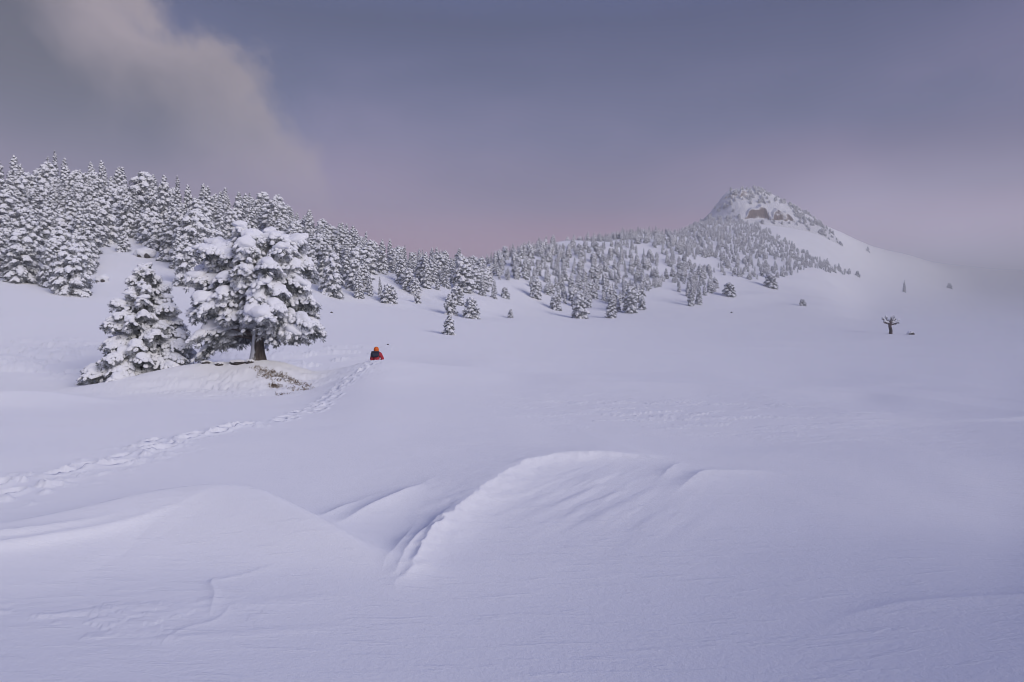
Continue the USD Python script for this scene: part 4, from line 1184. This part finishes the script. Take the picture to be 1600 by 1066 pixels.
def person():
    P = np.array([(588 - U0) / F * 33.6, 33.6, 0.0])
    head_top = (V0 - 542.5) / F * 33.6
    P[2] = head_top - 1.76
    t = thing('person', P, 12.0)
    p = str(t.GetPath())
    skin = plain('/World/Looks/skin', (0.50, 0.32, 0.24), 0.6)
    red = plain('/World/Looks/red_fabric', (0.48, 0.035, 0.05), 0.75, (0.40, 0.03, 0.045), 20)
    orange = plain('/World/Looks/orange_knit', (0.85, 0.16, 0.012), 0.8, (0.75, 0.13, 0.01), 30)
    navy = plain('/World/Looks/navy_fabric', (0.016, 0.020, 0.040), 0.7, (0.03, 0.035, 0.055), 15)
    grey = plain('/World/Looks/grey_trousers', (0.05, 0.05, 0.06), 0.8)
    boot = plain('/World/Looks/boot_leather', (0.03, 0.025, 0.022), 0.6)
    hip, sh = 0.93, 1.42
    # facing away from the viewer (+y); right hand on the hip strap with the elbow out, left hand hanging
    la = [((-0.18, 0, sh), 0.07), ((-0.24, -0.01, 1.13), 0.055), ((-0.23, 0.08, 0.90), 0.042)]
    ra = [((0.18, 0, sh), 0.07), ((0.30, -0.02, 1.20), 0.052), ((0.20, 0.10, 1.02), 0.042)]
    torso = [[((0, 0, hip), 0.135), ((0, 0, 1.15), 0.125), ((0, 0, sh - 0.05), 0.13)], [((-0.16, 0, sh - 0.02), 0.085), ((0.16, 0, sh - 0.02), 0.085)], [((-0.09, 0, hip), 0.11), ((0.09, 0, hip), 0.11)]]
    legs = [[((s * 0.10, 0, hip), 0.105), ((s * 0.115, 0.03 * s, 0.50), 0.065), ((s * 0.12, -0.02 * s, 0.09), 0.048)] for s in (-1, 1)]
    feet = [[((s * 0.12, -0.06 - 0.02 * s, 0.05), 0.045), ((s * 0.14, 0.14 - 0.02 * s, 0.035), 0.035)] for s in (-1, 1)]
    head = [[((0, 0, sh), 0.06), ((0, 0.01, 1.56), 0.058)], [((0, 0.0, 1.63), 0.088), ((0, 0.035, 1.60), 0.080)], [((0, 0.0, 1.63), 0.088), ((0, -0.02, 1.66), 0.088)], [((0, 0.06, 1.555), 0.045), ((0, 0.03, 1.60), 0.07)],
            [((0, 0.115, 1.625), 0.012), ((0, 0.135, 1.598), 0.015)], [((-0.092, 0.01, 1.61), 0.016), ((-0.092, 0.005, 1.64), 0.018)], [((0.092, 0.01, 1.61), 0.016), ((0.092, 0.005, 1.64), 0.018)]]
    hands = []
    for w, dx, dz in (((-0.23, 0.08, 0.90), -0.01, -1), ((0.20, 0.10, 1.02), -0.9, -0.2)):
        w = np.array(w)
        d = np.array([dx, 0.15, dz])
        d /= np.linalg.norm(d)
        a = np.cross(d, [0, 1.0, 0])
        a /= np.linalg.norm(a)
        for f in range(4):
            k = (f - 1.5) * 0.019
            ln = (0.065, 0.078, 0.072, 0.056)[f]
            b = w + d * 0.085 + a * k
            hands.append([(w, 0.026), (b, 0.012), (b + d * ln * 0.6, 0.009), (b + d * ln + np.array([0, 0.02, 0]), 0.008)])
        hands.append([(w + d * 0.02, 0.018), (w + d * 0.06 + a * 0.045, 0.011), (w + d * 0.10 + a * 0.05, 0.009)])
    part(p, 'body', limb_mesh(torso + [la, ra] + legs + feet + head + hands, 0.022, 4), skin, smooth=True)
    grow = lambda chains, d: [[(q, r + d) for q, r in c] for c in chains]
    part(p, 'jacket', limb_mesh(grow(torso, 0.035) + grow([la], 0.022) + grow([ra], 0.022) + [[((0, 0, sh + 0.03), 0.085), ((0, 0, sh + 0.08), 0.08)]], 0.03), red, smooth=True)
    part(p, 'trousers', limb_mesh([[(q, r + 0.022) for q, r in c] for c in legs], 0.03), grey, smooth=True)
    for c in feet:
        part(p, 'boot', limb_mesh(grow([c], 0.02), 0.03), boot, smooth=True)
    hat = limb_mesh([[((0, -0.01, 1.655), 0.128), ((0, 0.0, 1.60), 0.122)], [((0, -0.01, 1.665), 0.120), ((0, 0.05, 1.665), 0.095)]], 0.02, 3)
    part(p, 'hat', hat, orange, smooth=True)
    tag(t, 'person in red jacket and orange hat, seen from behind, waist hidden by the snow', 'person')
    b = thing('backpack', P + [0, 0, 0], 12.0)
    q = str(b.GetPath())
    rb = lambda x, y, z, sx, sy, sz, r: m3.Manifold.batch_hull([m3.Manifold.sphere(r, 12).translate([x + i * (sx / 2 - r), y + j * (sy / 2 - r), z + k * (sz / 2 - r)]) for i in (-1, 1) for j in (-1, 1) for k in (-1, 1)])
    part(q, 'pack_body', rb(-0.07, -0.265, 1.40, 0.40, 0.22, 0.24, 0.07), navy, smooth=40)
    part(q, 'lid', rb(-0.07, -0.265, 1.52, 0.36, 0.24, 0.09, 0.04), navy, smooth=40)
    part(q, 'front_pocket', rb(-0.07, -0.395, 1.38, 0.26, 0.07, 0.15, 0.03), navy, smooth=40)
    for s in (-1, 1):
        part(q, 'strap', tube([(s * 0.12, -0.16, 1.50), (s * 0.13, -0.02, 1.565), (s * 0.13, 0.15, 1.42), (s * 0.15, 0.16, 1.2), (s * 0.16, -0.14, 1.30)], [0.02] * 5, 6), navy, smooth=60)
    tag(b, 'dark navy backpack on the back of the person in red', 'backpack')


build_summit()
stumpy_tree()
grass_and_bank()
person()


def haze():
    m = usdkit.material(stage, '/World/Looks/haze', {"v": ("principled_volume", {"color": (0.935, 0.96, 1.0), "density": HAZE_DENSITY, "anisotropy": -0.06})}, surface=None, volume="v.volume")
    lo, hi = GROUND_RANGE[0] - 1.5, GROUND_RANGE[1] + 3.0
    b = trimesh.creation.box(extents=(12400, 12400, hi - lo))
    b.apply_translation((0, 0, (lo + hi) / 2))
    tag(usdkit.mesh(stage, '/World/haze', b, m).GetPrim(), kind='stuff')


haze()
